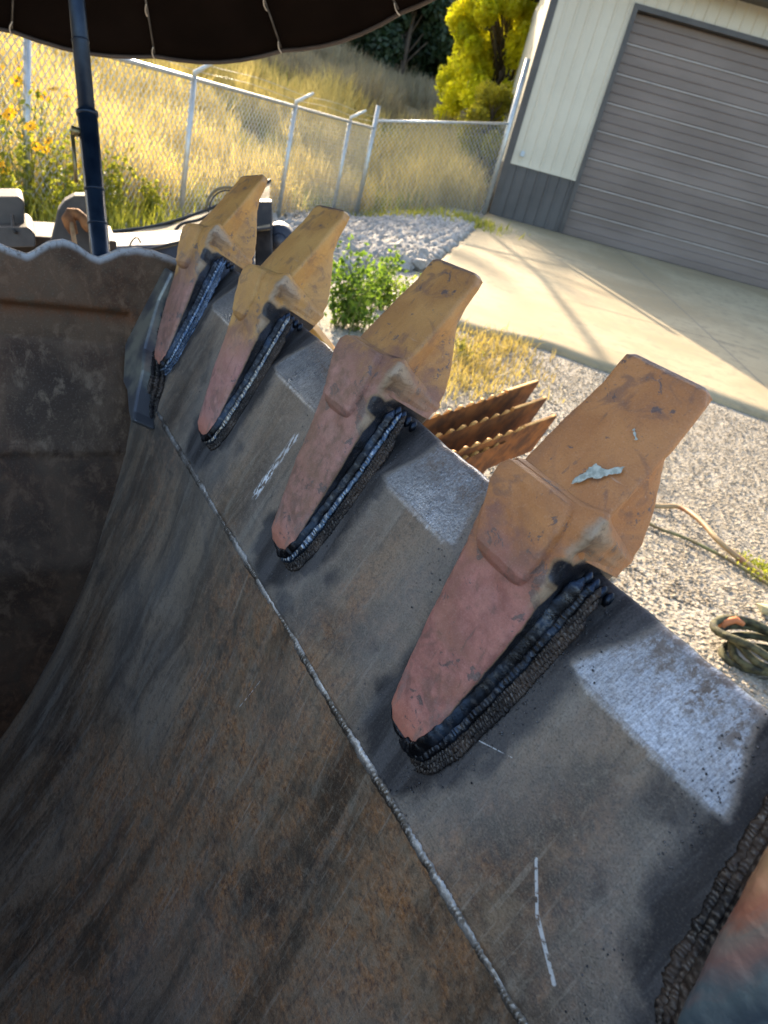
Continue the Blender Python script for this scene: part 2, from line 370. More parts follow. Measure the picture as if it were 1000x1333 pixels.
# long seam under the lip plate
aa = np.linspace(-.27, A1-.01, 500)
path = np.stack([aa, -.046+.0012*np.array([noise.noise(Vector((x*9, 0, 0)))+.5*noise.noise(Vector((x*40, 0, 0))) for x in aa]), np.full(500, -.0012)], -1)
beads('seam_weld', [dict(path=rl(path), nrm=(0, 0, 1), r=.0046, pitch=.0044, flat=.42, rough=.22, step=8, seed=4, ripple=.07)], M_WSEAM, root)

# ------------------------------------------------------------------ teeth
def fillet(poly, r, k=5):
    """closed polygon (n,2) with per-corner radius -> n*k points"""
    n = len(poly); out = []
    for i in range(n):
        p0, p, p1 = poly[i-1], poly[i], poly[(i+1) % n]; rr = r[i]
        d0 = p0-p; d1 = p1-p; l0 = np.linalg.norm(d0)+1e-9; l1 = np.linalg.norm(d1)+1e-9
        a = p+d0/l0*min(rr, l0*.45); b = p+d1/l1*min(rr, l1*.45)
        for t in np.linspace(0, 1, k): out.append((1-t)**2*a+2*t*(1-t)*p+t*t*b)
    return np.array(out)
def loft(keys, m=90, sub=3, rough=.0006, seed=0, endcap=True):
    """keys: (b, [(a,c)...], [radius...]) low to high b. Returns verts (a,b,c), quads, tris"""
    kb = np.array([k[0] for k in keys]); poly = np.array([k[1] for k in keys], float); rad = np.array([k[2] for k in keys], float)
    bs = np.unique(np.concatenate([np.linspace(kb[0], kb[-1], m), kb, kb[0]+np.array([.0006, .002]), kb[-1]-np.array([.0006, .002])]))
    rows = []
    for b in bs:
        pl = np.array([[np.interp(b, kb, poly[:, i, j]) for j in range(2)] for i in range(poly.shape[1])])
        rd = [np.interp(b, kb, rad[:, i]) for i in range(poly.shape[1])]
        q = fillet(pl, rd)
        q = np.vstack([q[i]+(q[(i+1) % len(q)]-q[i])*t for i in range(len(q)) for t in np.linspace(0, 1, sub, endpoint=False)])
        rows.append(q)
    R = np.array(rows); nb, nq = R.shape[:2]
    v = np.zeros((nb, nq, 3)); v[:, :, 0] = R[:, :, 0]; v[:, :, 1] = bs[:, None]; v[:, :, 2] = R[:, :, 1]
    cen = v.mean(1, keepdims=True)
    d = v-cen; d[:, :, 1] = 0; d /= np.linalg.norm(d, axis=2, keepdims=True)+1e-9
    nz = np.array([noise.noise(Vector(p)*45+Vector((seed, 0, 0)))+.6*noise.noise(Vector(p)*130+Vector((seed, 3, 0)))+.35*noise.noise(Vector(p)*330) for p in v.reshape(-1, 3)]).reshape(nb, nq, 1)
    v += d*nz*rough
    idx = np.arange(nb*nq).reshape(nb, nq); nx = np.roll(idx, -1, 1)
    f = np.stack([idx[:-1], nx[:-1], nx[1:], idx[1:]], -1).reshape(-1, 4).tolist()
    if endcap: f += [idx[0].tolist()[::-1], idx[-1].tolist()]
    return v.reshape(-1, 3), f
# six-point section: front-left, front-right (ridge), flank inner, back-right, back-left, left mid
def sec(b, aL, aR, cF, cB, fl=0., bR=0., bL=0., r=.006, ridge=None, bow=.0):
    mid = (cF+cB)/2
    return (b, [(aL, cF-bow), ((aL+aR)/2, cF+bow), (aR, cF-bow), (aR-fl, mid), (aR+bR, cB), (aL+bL, cB), (aL, mid)],
            [r, .02, ridge or r, .006, r*.7, r, .004])
POINT = [sec(.205, -.050, .030, .020, -.045, 0, 0), sec(.236, -.058, .037, .028, -.048, .023, -.009, 0, .006, .008, .001),
         sec(.262, -.0615, .0345, .019, -.042, .022, -.013, 0, .006, .008, .001), sec(.282, -.0630, .0325, .0125, -.036, .018, -.019, 0, .006, .008, .001),
         sec(.302, -.0625, .0295, .007, -.031, .010, -.026, 0, .006, .008, .001), sec(.322, -.0620, .0255, .001, -.027, .006, -.022, 0, .006, .008, .0008),
         sec(.342, -.0665, .0205, -.006, -.024, .002, -.010, 0, .006, .006, .0005), sec(.350, -.066, .0145, -.008, -.021, 0, 0, 0, .006, .006, 0),
         sec(.3535, -.060, .0085, -.0105, -.0185, 0, 0, 0, .004, .004, 0)]
ADAPT = [sec(-.0005, -.016, .002, .003, -.002, r=.008), sec(.003, -.0235, .0105, .0085, -.003, r=.012), sec(.012, -.031, .017, .0125, -.003, r=.011), sec(.028, -.0355, .020, .0150, -.004, 0, r=.009, bow=.0008),
         sec(.055, -.040, .0235, .0185, -.004, r=.008, bow=.001), sec(.086, -.045, .0275, .0235, -.004, r=.008, bow=.0012), sec(.125, -.050, .031, .0275, -.005, r=.008, bow=.0012),
         sec(.160, -.056, .033, .0310, -.010, r=.008, bow=.0012), sec(.185, -.061, .034, .0340, -.030, .004, r=.008, bow=.001), sec(.197, -.0625, .036, .0345, -.046, .010, -.012, r=.008, bow=.001),
         sec(.214, -.064, .040, .0365, -.048, .010, -.011, r=.008, ridge=.006, bow=.001), sec(.231, -.063, .0410, .0355, -.050, .012, -.012, r=.008, ridge=.006, bow=.001),
         sec(.236, -.061, .0390, .0325, -.050, .014, -.012, r=.006, ridge=.005), sec(.2385, -.057, .0365, .029, -.048, .014, -.012, r=.005, ridge=.005)]
def paint_mat(name, orange1, orange2, pink1, pink2, pinkb, chips=.5, tintheat=False):
    m = N(name); v = m.coord('Object'); sep = m.n('SeparateXYZ'); m.l(v, sep.inputs[0]); b = sep.outputs[1]
    n1 = m.noise(v, 16, 5, .6, .4); n2 = m.noise(v, 55, 5, .65); n3 = m.noise(v, 780, 2); n4 = m.noise(v, 30, 4, .6, 1.2)
    org = m.mix(m.mr(n1, .35, .65), orange1, orange2); pnk = m.mix(m.mr(n2, .35, .65), pink1, pink2)
    bb = m.math('ADD', b, m.math('MULTIPLY', m.math('SUBTRACT', n1, .5), .075))
    col = m.mix(m.mr(bb, pinkb-.036, pinkb+.030), pnk, org)
    band = m.math('MULTIPLY', m.mr(m.math('ABSOLUTE', m.math('SUBTRACT', bb, pinkb)), .034, .004), m.mr(n2, .38, .60)); col = m.mix(m.math('MULTIPLY', band, .62), col, (.17, .085, .075))
    col = m.mix(m.math('MULTIPLY', m.mr(n4, .53, .66), .55), col, (.15, .085, .070))            # smoke-brown blotches
    tipr = m.mr(b, .034, .012); col = m.mix(m.math('MULTIPLY', tipr, .6), col, (.55, .20, .13))
    st = m.coord('Object', (1, .35, 1), (0, 0, .5)); ns = m.noise(st, 60, 5, .7)
    wearz = m.math('MULTIPLY', m.mr(b, .10, .02), m.mr(ns, .5, .64)); col = m.mix(m.math('MULTIPLY', wearz, .55), col, (.17, .15, .14))
    chip = m.mr(m.math('ADD', m.math('MULTIPLY', m.noise(v, 48, 7, .72, .6), .8), m.math('MULTIPLY', m.noise(v, 8, 2), .2)), .622-.040*chips, .640-.040*chips)
    endw = m.mr(m.math('ADD', b, m.math('MULTIPLY', m.math('SUBTRACT', n2, .5), .02)), .3485, .3525)
    chip = m.math('MAXIMUM', chip, endw, clamp=True)
    col = m.mix(m.math('MULTIPLY', chip, .85), col, m.mix(n3, (.07, .055, .06), (.17, .13, .12)))
    geo = m.n('NewGeometry'); wr = m.mr(m.math('ADD', geo.outputs['Pointiness'], m.math('MULTIPLY', m.math('SUBTRACT', n2, .5), .12)), .535, .57)
    col = m.mix(m.math('MULTIPLY', wr, .65), col, m.mix(m.mr(n1, .4, .6), (.12, .075, .055), (.30, .24, .2)))
    sl_ = m.noise(m.coord('Object', (1, .08, 1), (0, 0, .7)), 130, 4, .7); sl2 = m.noise(m.coord('Object', (.1, 1, 1), (0, 0, .35)), 120, 4, .7)
    col = m.mix(m.math('MULTIPLY', m.mr(sl_, .62, .70), .5), col, (.13, .09, .075)); col = m.mix(m.math('MULTIPLY', m.mr(sl2, .66, .74), .4), col, (.62, .50, .42))
    col = m.mix(m.math('MULTIPLY', m.mr(m.noise(v, 11, 6, .7, 1.), .48, .62), .35), col, (.26, .13, .075))
    burn = m.at('burn'); soot = m.at('soot')
    bn = m.math('ADD', burn, m.math('MULTIPLY', m.math('SUBTRACT', n2, .5), .55))
    pale = m.mix(m.mr(n4, .40, .60), (.20, .125, .075), (.38, .28, .19)); pale = m.mix(m.mr(n2, .58, .68), pale, (.10, .07, .055))
    col = m.mix(m.mr(bn, .35, .75), col, pale)
    dk = m.mix(m.mr(n1, .4, .6), (.02, .022, .028), (.05, .06, .085))
    sn = m.math('ADD', soot, m.math('MULTIPLY', m.math('SUBTRACT', n2, .5), .5))
    fring = m.math('MULTIPLY', m.mr(sn, .18, .38), .8); col = m.mix(fring, col, (.22, .15, .085))
    col = m.mix(m.mr(sn, .35, .62), col, dk)
    col = m.mix(m.math('MULTIPLY', m.mr(n3, .56, .70), .14), col, (.60, .48, .38)); col = m.mix(m.math('MULTIPLY', m.mr(n3, .44, .30), .24), col, (.10, .06, .045))
    b1 = m.n('Bump'); m.l(n2, b1.inputs['Height']); b1.inputs['Strength'].default_value = .35; b1.inputs['Distance'].default_value = .0012
    m.bump(m.math('SUBTRACT', n3, m.math('MULTIPLY', chip, .9)), .40, .0006, b1.outputs[0])
    return m.set(col, m.fmix(m.mr(sn, .35, .62), m.fmix(chip, .56, .45), .34), m.math('MULTIPLY', m.mr(sn, .35, .62), .6))
def temper_mat(name):
    m = N(name); v = m.coord('Object', (1, 1, 1), (0, 0, .35)); sep = m.n('SeparateXYZ'); m.l(v, sep.inputs[0])
    n1 = m.noise(m.coord('Object', (1, .4, 1), (0, 0, .3)), 22, 5, .6, .8); n2 = m.noise(m.coord('Object'), 300, 3)
    d = m.math('ADD', m.math('ADD', m.math('MULTIPLY', sep.outputs[0], 10.5), .88), m.math('MULTIPLY', m.math('SUBTRACT', n1, .5), .55))
    r = m.n('ValToRGB'); m.l(d, r.inputs[0]); e = r.color_ramp.elements
    e[0].position = 0.; e[0].color = (.50, .30, .16, 1); e[1].position = 1.; e[1].color = (.42, .45, .47, 1)
    for p, c in ((.16, (.42, .17, .11)), (.26, (.27, .22, .19)), (.38, (.30, .18, .16)), (.5, (.12, .16, .18)), (.62, (.055, .08, .11)), (.76, (.16, .24, .28)), (.88, (.06, .09, .14))):
        q = e.new(p); q.color = (*c, 1)
    m.bump(m.math('ADD', n2, n1), .3, .0008)
    return m.set(r.outputs[0], .38, .5)
M_T = [paint_mat('paint_yellow_ochre', (.44, .225, .062), (.56, .30, .085), (.28, .15, .115), (.42, .21, .17), .155, 1.1),
       paint_mat('paint_ochre', (.48, .25, .072), (.57, .32, .10), (.38, .17, .15), (.46, .23, .20), .140, .2),
       paint_mat('paint_dusty_orange', (.42, .20, .062), (.53, .275, .09), (.23, .125, .09), (.41, .205, .17), .225, 1.2),
       paint_mat('paint_orange', (.45, .185, .062), (.54, .24, .085), (.30, .120, .10), (.46, .195, .16), .180, 1.0),
       paint_mat('paint_orange_far', (.45, .185, .062), (.54, .24, .085), (.40, .15, .125), (.52, .22, .175), .2, .5)]
M_TEMPER = temper_mat('temper_colours')
M_BARE = basic('chipped_bare_metal', (.34, .38, .33), (.58, .62, .55), 260, .55, .2, .6, .001)
def burnmaps(me, v, level=1.):
    a, b, c = v[:, 0], v[:, 1], v[:, 2]
    right = np.interp(b, [0, .04, .086, .16, .235], [.006, .018, .026, .033, .042])
    dr = right-a                     # distance from the right-hand edge
    burn = .75*(1-sm(dr, .001, .013))*sm(b, .12, .18)*(1-sm(b, .236, .242))*level
    burn = np.maximum(burn, .62*sm(b, .196, .206)*(1-sm(b, .238, .242))*(1-sm(dr, .004, .022))*level)
    low = 1-sm(c, np.interp(b, [0, .03, .086, .16, .2], [.004, .008, .013, .018, .006]), np.interp(b, [0, .03, .086, .16, .2], [.010, .014, .021, .028, .020]))
    soot = low*sm(a, -.02, .01)*(1-sm(b, .198, .212))
    soot = np.maximum(soot, low*(a < -.02)*.7*(1-sm(b, .12, .2)))
    soot = np.maximum(soot, (1-sm(np.hypot((b-.190)/1.2, (a-.036)), .004, .014))*.8)
    attr(me, 'burn', burn); attr(me, 'soot', soot)
def side_path(off, c0, b_hi, side=1, wrap=0., n=90, seed=0):
    """path down one side of the leg and round its toe"""
    bs = np.array([b_hi, .16, .125, .086, .055, .028, .012]); bs = bs[bs <= b_hi]
    aR = np.interp(bs, [.012, .028, .055, .086, .125, .160, .2], [.014, .0195, .0235, .0275, .031, .033, .036])
    aL = np.interp(bs, [.012, .028, .055, .086, .125, .160, .2], [-.030, -.0355, -.040, -.045, -.050, -.056, -.062])
    pts = [((r+off) if side > 0 else (l-off), b) for b, r, l in zip(bs, aR, aL)]
    cx = -.008
    th = np.linspace(-.25, -math.pi*.30-wrap, 6) if side > 0 else np.linspace(math.pi+.25, math.pi*1.5+wrap, 6)
    for t in th: pts.append((cx+(.0225+off)*math.cos(t), .012+(.012+off*.55)*math.sin(t)))
    P = spline(pts, n); k = np.arange(n)
    w = np.array([noise.noise(Vector((i*.22, seed*9.1+off*300, 0))) for i in k])*.0007
    return np.stack([P[:, 0]+w, P[:, 1], c0+w], -1)
def make_tooth(i, ta, tb, rot, mat, lvl):
    sd = i*13.7
    v, f = loft(ADAPT, 96, 3, .0011, sd)
    # cast collar: wavy swollen rim on the near flank, sunk hollows beside the lug
    top_ = sm(v[:, 1], .205, .236); v[:, 1] -= .012*sm(-v[:, 2], -.015, .05)*sm(v[:, 0], .0, .03)*top_; v[:, 1] += .005*np.exp(-((v[:, 2]-.030)/.012)**2)*sm(v[:, 0], .015, .035)*top_
    w = np.array([noise.noise(Vector((p[0]*48, p[1]*60, p[2]*60+sd))) for p in v])
    lip_ = np.exp(-((v[:, 1]-.224)/.0055)**2)*sm(v[:, 0], .018, .036); v[:, 0] += .0030*lip_; v[:, 2] += .0022*lip_*(v[:, 2] > .02)
    hol_ = np.exp(-((v[:, 1]-.208)/.007)**2-((v[:, 2]-.020)/.010)**2)*sm(v[:, 0], .022, .036); v[:, 0] -= .0055*hol_
    m = sm(v[:, 1], .165, .20)*(1-sm(v[:, 1], .236, .24))*sm(v[:, 0], -.005, .03); v[:, 2] += w*m*.0022; v[:, 0] += w*m*.0016
    dent = np.exp(-((v[:, 0]+.002)/.012)**2-((v[:, 1]-.148)/.010)**2)*(v[:, 2] > 0); v[:, 2] -= dent*.0028
    me = mesh('tooth_adapter', v, f)
    burnmaps(me, v, lvl)
    ad = link('tooth_adapter', me, mat, root)
    ad.location = Vector(rl((ta, tb+.15, 0)))-Matrix.Rotation(math.radians(rot), 3, 'Z') @ Vector((0, .15, 0))
    ad.rotation_euler = (0, 0, math.radians(rot))
    if lvl is not None:
        pv, pf = loft(POINT, 84, 3, .0007, sd+5); pm = mesh('tooth_point', pv, pf); attr(pm, 'burn', np.zeros(len(pv))); attr(pm, 'soot', np.zeros(len(pv)))
        link('tooth_point', pm, mat, ad)
    # cast lug block standing proud of the adapter face
    wl = {0: -.016, 1: -.024, 2: -.004, 3: 0, 4: 0}[i]; cx = .032
    def shp(aL, aR, d, lo=.010): return [(aL, cx-lo), (aL+.0015, cx+d), ((aL+aR)/2, cx+d+.0008), (aR-.002, cx+d-.001), (aR+.001, cx-lo), ((aL+aR)/2, cx-.012)]
    rr = [.002, .0035, .01, .0035, .002, .002]
    lk = [(.1605, shp(-.030, .010+wl, -.001), rr), (.1645, shp(-.037, .016+wl, .0045), rr), (.170, shp(-.042, .019+wl, .0075), rr), (.190, shp(-.052, .0215+wl, .0100), rr),
          (.212, shp(-.0615, .0215+wl, .0115), rr), (.226, shp(-.0625, .0185+wl, .0120), rr), (.2325, shp(-.058, .015+wl, .0110), rr), (.2352, shp(-.054, .012+wl, .0070), rr)]
    lv, lf = loft(lk, 44, 3, .0010, sd+9); q_ = np.exp(-((lv[:, 0]+.012)/.016)**2-((lv[:, 1]-.192)/.020)**2)*(lv[:, 2] > .036); lv[:, 2] -= q_*.0030; lm = mesh('wear_lug', lv, lf); attr(lm, 'burn', np.zeros(len(lv))); attr(lm, 'soot', np.zeros(len(lv)))
    link('wear_lug', lm, mat, ad)
    # weld passes
    up = np.array((.25, 0, 1.))
    smooth = dict(path=side_path(.0030, .0085, .196, 1, .45, seed=i), nrm=(.9, 0, 1.), r=.0068 if i > 2 else .0052, pitch=.016, flat=.42, rough=.045, step=14, seed=i, ripple=.03, big_=.07)
    beads('root_weld', [smooth], M_WDARK, ad)
    beads('cover_weld', [dict(path=side_path(.0095, .0045, .198, 1, .25, seed=i+20), nrm=up, r=.0042, pitch=.0054, flat=.60, rough=.16, seed=i+3, ripple=.20)], (M_WBLUE, M_WGOLD, M_WBLUE, M_WDARK, M_WBLUE)[i], ad)
    crust = [dict(path=side_path(.0138+.0040*k, .0016-.0007*k, (.198, .190, .172)[k], 1, .2-.08*k, seed=i+40+k), nrm=(0, 0, 1), r=.0042, pitch=(.0027, .0033, .0024)[k], flat=.46, rough=.42, step=10, seed=i*7+k, ripple=.42, nt=11) for k in range(3)]
    beads('crust_weld', crust, (M_WBLUE if i == 0 else M_WCRUST), ad)
    left = [dict(path=side_path(.002, .003, .19, -1, .2, seed=i+60), nrm=(-.8, 0, 1.), r=.0055, pitch=.006, flat=.7, rough=.1, seed=i+61, ripple=.15),
            dict(path=side_path(.0085, .001, .185, -1, .2, seed=i+62), nrm=(0, 0, 1.), r=.0044, pitch=.0040, flat=.45, rough=.35, seed=i+63, ripple=.30),
            dict(path=side_path(.0140, .0005, .17, -1, .2, seed=i+64), nrm=(0, 0, 1.), r=.0044, pitch=.0034, flat=.42, rough=.4, seed=i+64, ripple=.34)]
    if i < 4: left = left[:1]
    if i < 4: left[0]['r'] = .003
    beads('far_side_weld', left, M_WCRUST if i == 4 else M_WDARK, ad)
    # blackened end slug where the passes stop under the collar
    if i in (0, 1, 2, 3):
        sv = []; g = MB()
        for k in range(4):
            p = np.array([.037+.0050*k, .196-.0012*k, .003-.0050*k])
            pts = [p+np.array([0, t, 0]) for t in (-.006, -.002, .003, .006)]
            g.tube(pts, [.0015, .0036, .0034, .001], 8)
        g.build('weld_stop', M_WDARK, ad, True)
    return ad
ADS = []
for i, (ta, tb, rot) in enumerate(TEETH):
    ADS.append(make_tooth(i, ta, tb, rot, M_TEMPER if i == 4 else M_T[i], 1.))
# bare chip patches on the near orange tooth (chipped paint, thin flakes)
def chip_patch(ad, pts, z, name='bare_chip'):
    pts = np.array([np.array(pts[i])*(1-t)+np.array(pts[(i+1) % len(pts)])*t for i in range(len(pts)) for t in (0, .25, .5, .75)]); pts += rng.normal(0, .00042, pts.shape)
    c = np.mean(pts, 0); g = MB(); n = len(pts)
    outer = [(p[0], p[1], z(p[0], p[1])) for p in pts]; top = [((p[0]-c[0])*.93+c[0], (p[1]-c[1])*.93+c[1], z(p[0], p[1])+.0003) for p in pts]
    g.add(outer+top, [(k, (k+1) % n, n+(k+1) % n, n+k) for k in range(n)]+[tuple(range(n, 2*n))]); return g.build(name, M_BARE, ad, False)
fz = lambda a, b: float(np.interp(b, [.205, .236, .262, .285, .305, .322, .342], [.020, .030, .021, .013, .006, 0, -.006]))+.0014
chip_patch(ADS[3], [(-.0055, .244), (-.0015, .249), (.002, .256), (.008, .2585), (.011, .265), (.0165, .270), (.0150, .276), (.0115, .273), (.0075, .268), (.0025, .2655), (-.0035, .266), (-.006, .261), (-.0045, .256), (-.007, .250)], fz)
chip_patch(ADS[3], [(-.006, .3015), (-.001, .2985), (.0035, .2955), (.0045, .2965), (.0005, .2995), (-.005, .3025)], fz)

# spatter balls thrown round the welds
def spatter():
    ico_v = np.array([(0, 0, 1), (1, 0, 0), (0, 1, 0), (-1, 0, 0), (0, -1, 0), (0, 0, -1), (.6, .6, .6), (-.6, .6, .6), (-.6, -.6, .6), (.6, -.6, .6)]); ico_v = ico_v/np.linalg.norm(ico_v, axis=1)[:, None]
    ico_f = np.array([(0, 9, 6), (0, 6, 7), (0, 7, 8), (0, 8, 9), (6, 1, 2), (9, 1, 6), (6, 2, 7), (7, 2, 3), (7, 3, 8), (8, 3, 4), (8, 4, 9), (9, 4, 1), (5, 2, 1), (5, 3, 2), (5, 4, 3), (5, 1, 4)])
    V, F = [], []; n = 0
    for k, (ta, cnt) in enumerate(((.0, 60), (.29, 110), (.575, 330), (.85, 260))):
        for _ in range(cnt):
            side = 1 if random.random() < (.85 if k < 3 else .12) else -1
            bq = random.uniform(-.03, .19); hw = float(tooth_half(max(0, bq)))
            a = ta-.008+side*(hw+.02+abs(random.gauss(0, .016))); b = bq+random.gauss(0, .01)
            if b > .138: c = -(b-.138)*.34
            elif b < -.04: continue
            else: c = 0
            r = random.choice((.0004, .0005, .0006, .0009))
            V.append(ico_v*r+np.array([a, b, c+r*.5])); F.append(ico_f+n); n += len(ico_v)
    me = mesh_np('weld_spatter', rl(np.vstack(V)), np.vstack(F)); return me
link('weld_spatter', spatter(), basic('spatter_metal', (.03, .03, .035), (.22, .22, .23), 400, .3, .9), root, kind='stuff')

# ------------------------------------------------------------------ side plate with the scalloped top
def loc2(x, Y, Z): b, c = yz(Y, Z); return np.array([x, b, c])
def plate_hit(px, py, X):     # helper used to lay out the side plate: point of the plane a = X
    R = ray(px, py); P = O+EX*X; t = ((P-CAM)@EX)/(R@EX); q = CAM+R*t-O; return (q@EY, q@EZ)
M_SIDE = None
def side_mat():
    m = N('side_steel'); uvn = m.n('UVMap'); uvn.uv_map = 'sheet'; uv = uvn.outputs[0]
    def mp(sc, rot=0.): o = m.n('Mapping'); m.l(uv, o.inputs[0]); o.inputs['Scale'].default_value = (*sc, 1); o.inputs['Rotation'].default_value[2] = rot; return o.outputs[0]
    n1 = m.noise(mp((1, 1)), 9, 5, .6, .5); n2 = m.noise(mp((1.1, .8), .3), 38, 6, .72, .4); n3 = m.noise(mp((1, 1)), 330, 2)
    col = m.mix(m.mr(n1, .36, .64), (.050, .031, .020), (.125, .082, .052)); col = m.mix(m.mr(n2, .5, .66), col, (.17, .12, .08))
    col = m.mix(m.math('MULTIPLY', m.at('rust'), m.mr(n2, .3, .6)), col, (.15, .06, .026))
    col = m.mix(m.math('MULTIPLY', m.at('bare'), m.mr(n2, .3, .5)), col, (.40, .41, .43)); col = m.mix(m.math('MULTIPLY', m.mr(n3, .55, .7), .22), col, (.24, .2, .16))
    col = m.mix(m.math('MULTIPLY', m.at('low'), .35), col, m.mix(m.mr(n2, .4, .65), (.020, .015, .012), (.06, .032, .018)))  # darker plate below the joint, deep interior shade mixed into its colour
    m.bump(m.math('ADD', n3, n2), .5, .0012); return m.set(col, m.fmix(n1, .5, .7), .15, Specular_IOR_Level=.3)
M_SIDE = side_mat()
TOPE = [(.055, .150), (.03, .158), (.005, .162), (-.022, .163), (-.045, .158), (-.066, .146), (-.078, .140), (-.092, .143), (-.112, .155), (-.132, .160), (-.152, .154), (-.170, .139), (-.184, .131), (-.200, .135),
        (-.222, .141), (-.246, .137), (-.264, .128), (-.280, .132), (-.31, .139), (-.34, .130), (-.36, .122), (-.39, .13), (-.43, .134), (-.47, .125), (-.9, .10), (-1.12, 0)]
def profile_y(Z):             # shell Y at height Z on the front side
    P = spline(PROF[:8], 80); return np.interp(-Z, -P[:, 1], P[:, 0])
def side_plate(sign=1, x_off=0.):
    """inner face of the side wall as a grid between the shell and the scalloped top edge"""
    ny, nz_ = 230, 150; te = np.array(TOPE)[::-1]
    pts = []; u = []; ru = []; ba = []; lo = []
    Ys = np.concatenate([np.linspace(.055, -.5, 190), np.linspace(-.52, -1.1, 40)])
    for Y in Ys:
        top = np.interp(Y, te[:, 0], te[:, 1]); top += .0012*noise.noise(Vector((Y*70, 0, 0)))
        for k in range(nz_):
            t = k/(nz_-1); Z = top-(top+1.0)*t**1.5
            X = wall_x(Z)
            # step where the upper wear strip ends and the welded joint lower down
            X += .012*(1-sm(-Z, -.062, -.050)) if Y < -.03 else .012
            if Y < -.03: X += .006*math.exp(-((Z+.150)/.004)**2)
            X += .002*noise.noise(Vector((Y*8, Z*8, 2)))
            if t < .0005: X -= .010
            elif t < .003: X -= .002
            pts.append(loc2(sign*X+x_off, Y, Z)); u.append((Y, Z))
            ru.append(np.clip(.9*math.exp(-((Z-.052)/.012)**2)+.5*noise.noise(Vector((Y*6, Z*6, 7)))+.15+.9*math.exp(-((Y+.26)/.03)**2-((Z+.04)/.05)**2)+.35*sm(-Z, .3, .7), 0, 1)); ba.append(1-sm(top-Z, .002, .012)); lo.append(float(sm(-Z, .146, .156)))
    idx = np.arange(ny*nz_).reshape(ny, nz_)
    f = np.stack([idx[:-1, :-1], idx[1:, :-1], idx[1:, 1:], idx[:-1, 1:]], -1).reshape(-1, 4)
    if sign < 0: f = f[:, ::-1]
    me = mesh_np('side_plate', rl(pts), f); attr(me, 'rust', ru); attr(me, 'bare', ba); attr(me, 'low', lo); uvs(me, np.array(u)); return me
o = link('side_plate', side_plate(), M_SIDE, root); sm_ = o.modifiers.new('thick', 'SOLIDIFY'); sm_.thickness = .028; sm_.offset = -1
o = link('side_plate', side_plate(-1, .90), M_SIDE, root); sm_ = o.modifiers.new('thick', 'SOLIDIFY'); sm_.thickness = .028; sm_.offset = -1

# corner gusset between side plate and lip, with its own weld column
def extr(name, pts, z0, z1, mat, parent, bw=.004):
    n = len(pts); g = MB(); g.add([(*rl((p[0], p[1], z0)),) for p in pts]+[(*rl((p[0], p[1], z1)),) for p in pts], [tuple(range(n))[::-1], tuple(range(n, 2*n))]+[(k, (k+1) % n, n+(k+1) % n, n+k) for k in range(n)])
    return bevel(g.build(name, mat, parent, False), bw, 3)
M_GUS = N('gusset_steel'); _v = M_GUS.coord('Object'); _a = M_GUS.noise(_v, 14, 4); _b = M_GUS.noise(_v, 250, 2); M_GUS.bump(_b, .3, .0006)
M_GUS = M_GUS.set(M_GUS.mix(M_GUS.mr(_a, .4, .62), (.12, .13, .15), (.33, .33, .28)), .38, .55)
extr('corner_gusset', [(-.36, .137), (-.315, .141), (-.306, .09), (-.280, .054), (-.253, .018), (-.214, -.006), (-.183, -.038), (-.160, -.058), (-.140, -.066), (-.152, -.074), (-.180, -.068), (-.225, -.052), (-.26, -.050), (-.335, -.01), (-.355, .045), (-.365, .093)], -.004, .033, M_GUS, root, .004)
gp = spline([(-.335, .158, .012), (-.329, .098, .018), (-.296, .069, .020), (-.280, .032, .020), (-.261, .010, .020), (-.232, -.004, .020), (-.208, -.023, .020), (-.194, -.047, .018), (-.174, -.067, .014)], 120)
gq = gp+np.array([.008, .003, -.006]); gr = gp+np.array([.015, .007, -.012]); gs = gp+np.array([.022, .010, -.018])
beads('corner_weld', [dict(path=rl(gp), nrm=(.3, 0, 1), r=.0055, pitch=.0085, flat=.8, rough=.2, seed=71, ripple=.38)], M_WGOLD, root)
beads('corner_weld', [dict(path=rl(gq), nrm=(0, 0, 1), r=.0055, pitch=.0042, flat=.8, rough=.4, seed=72, ripple=.4), dict(path=rl(gr), nrm=(0, 0, 1), r=.005, pitch=.0036, flat=.8, rough=.5, seed=73, ripple=.4), dict(path=rl(gs[30:]), nrm=(0, 0, 1), r=.005, pitch=.0036, flat=.8, rough=.5, seed=74, ripple=.4)], M_WCRUST, root)
beads('corner_weld', [dict(path=rl(spline([(-.352, .175, .004), (-.338, .150, .014), (-.332, .115, .020)], 30)), nrm=(0, 0, 1), r=.008, pitch=.012, flat=.6, rough=.05, seed=77, ripple=.1)], M_WBLUE, root)

# ------------------------------------------------------------------ terrain
FA = np.array([-1.97, 14.2]); FD = np.array([.243, .970]); FD /= np.linalg.norm(FD)      # fence corner, direction of the left run
GC = np.array([.48, 16.53]); GD = np.array([.99966, .0262]); GD /= np.linalg.norm(GD)     # garage corner and facade direction
ND = np.array([GD[1], -GD[0]])                                                           # out of the facade, towards the yard
NL = np.array([-FD[1], FD[0]]); RD = (GC-FA)/np.linalg.norm(GC-FA); NR = np.array([-RD[1], RD[0]])
def gz(x, y, hill=True):
    x = np.asarray(x, float); y = np.asarray(y, float)
    yard = .5*np.clip((y-4.5)/12, 0, 1)*sm(x, -2.2, -.1)
    dl = (x-FA[0])*NL[0]+(y-FA[1])*NL[1]; dr = (x-FA[0])*NR[0]+(y-FA[1])*NR[1]
    d = np.maximum(dl, dr); gs = (x-GC[0])*GD[0]+(y-GC[1])*GD[1]; dr2 = np.where(gs > 0, dr*.35, dr); d = np.where(gs > 0, np.minimum(d, dr2), d)
    h = np.clip(d-.8, 0, 60); h = .21*h*(1-h/190)
    return yard+h
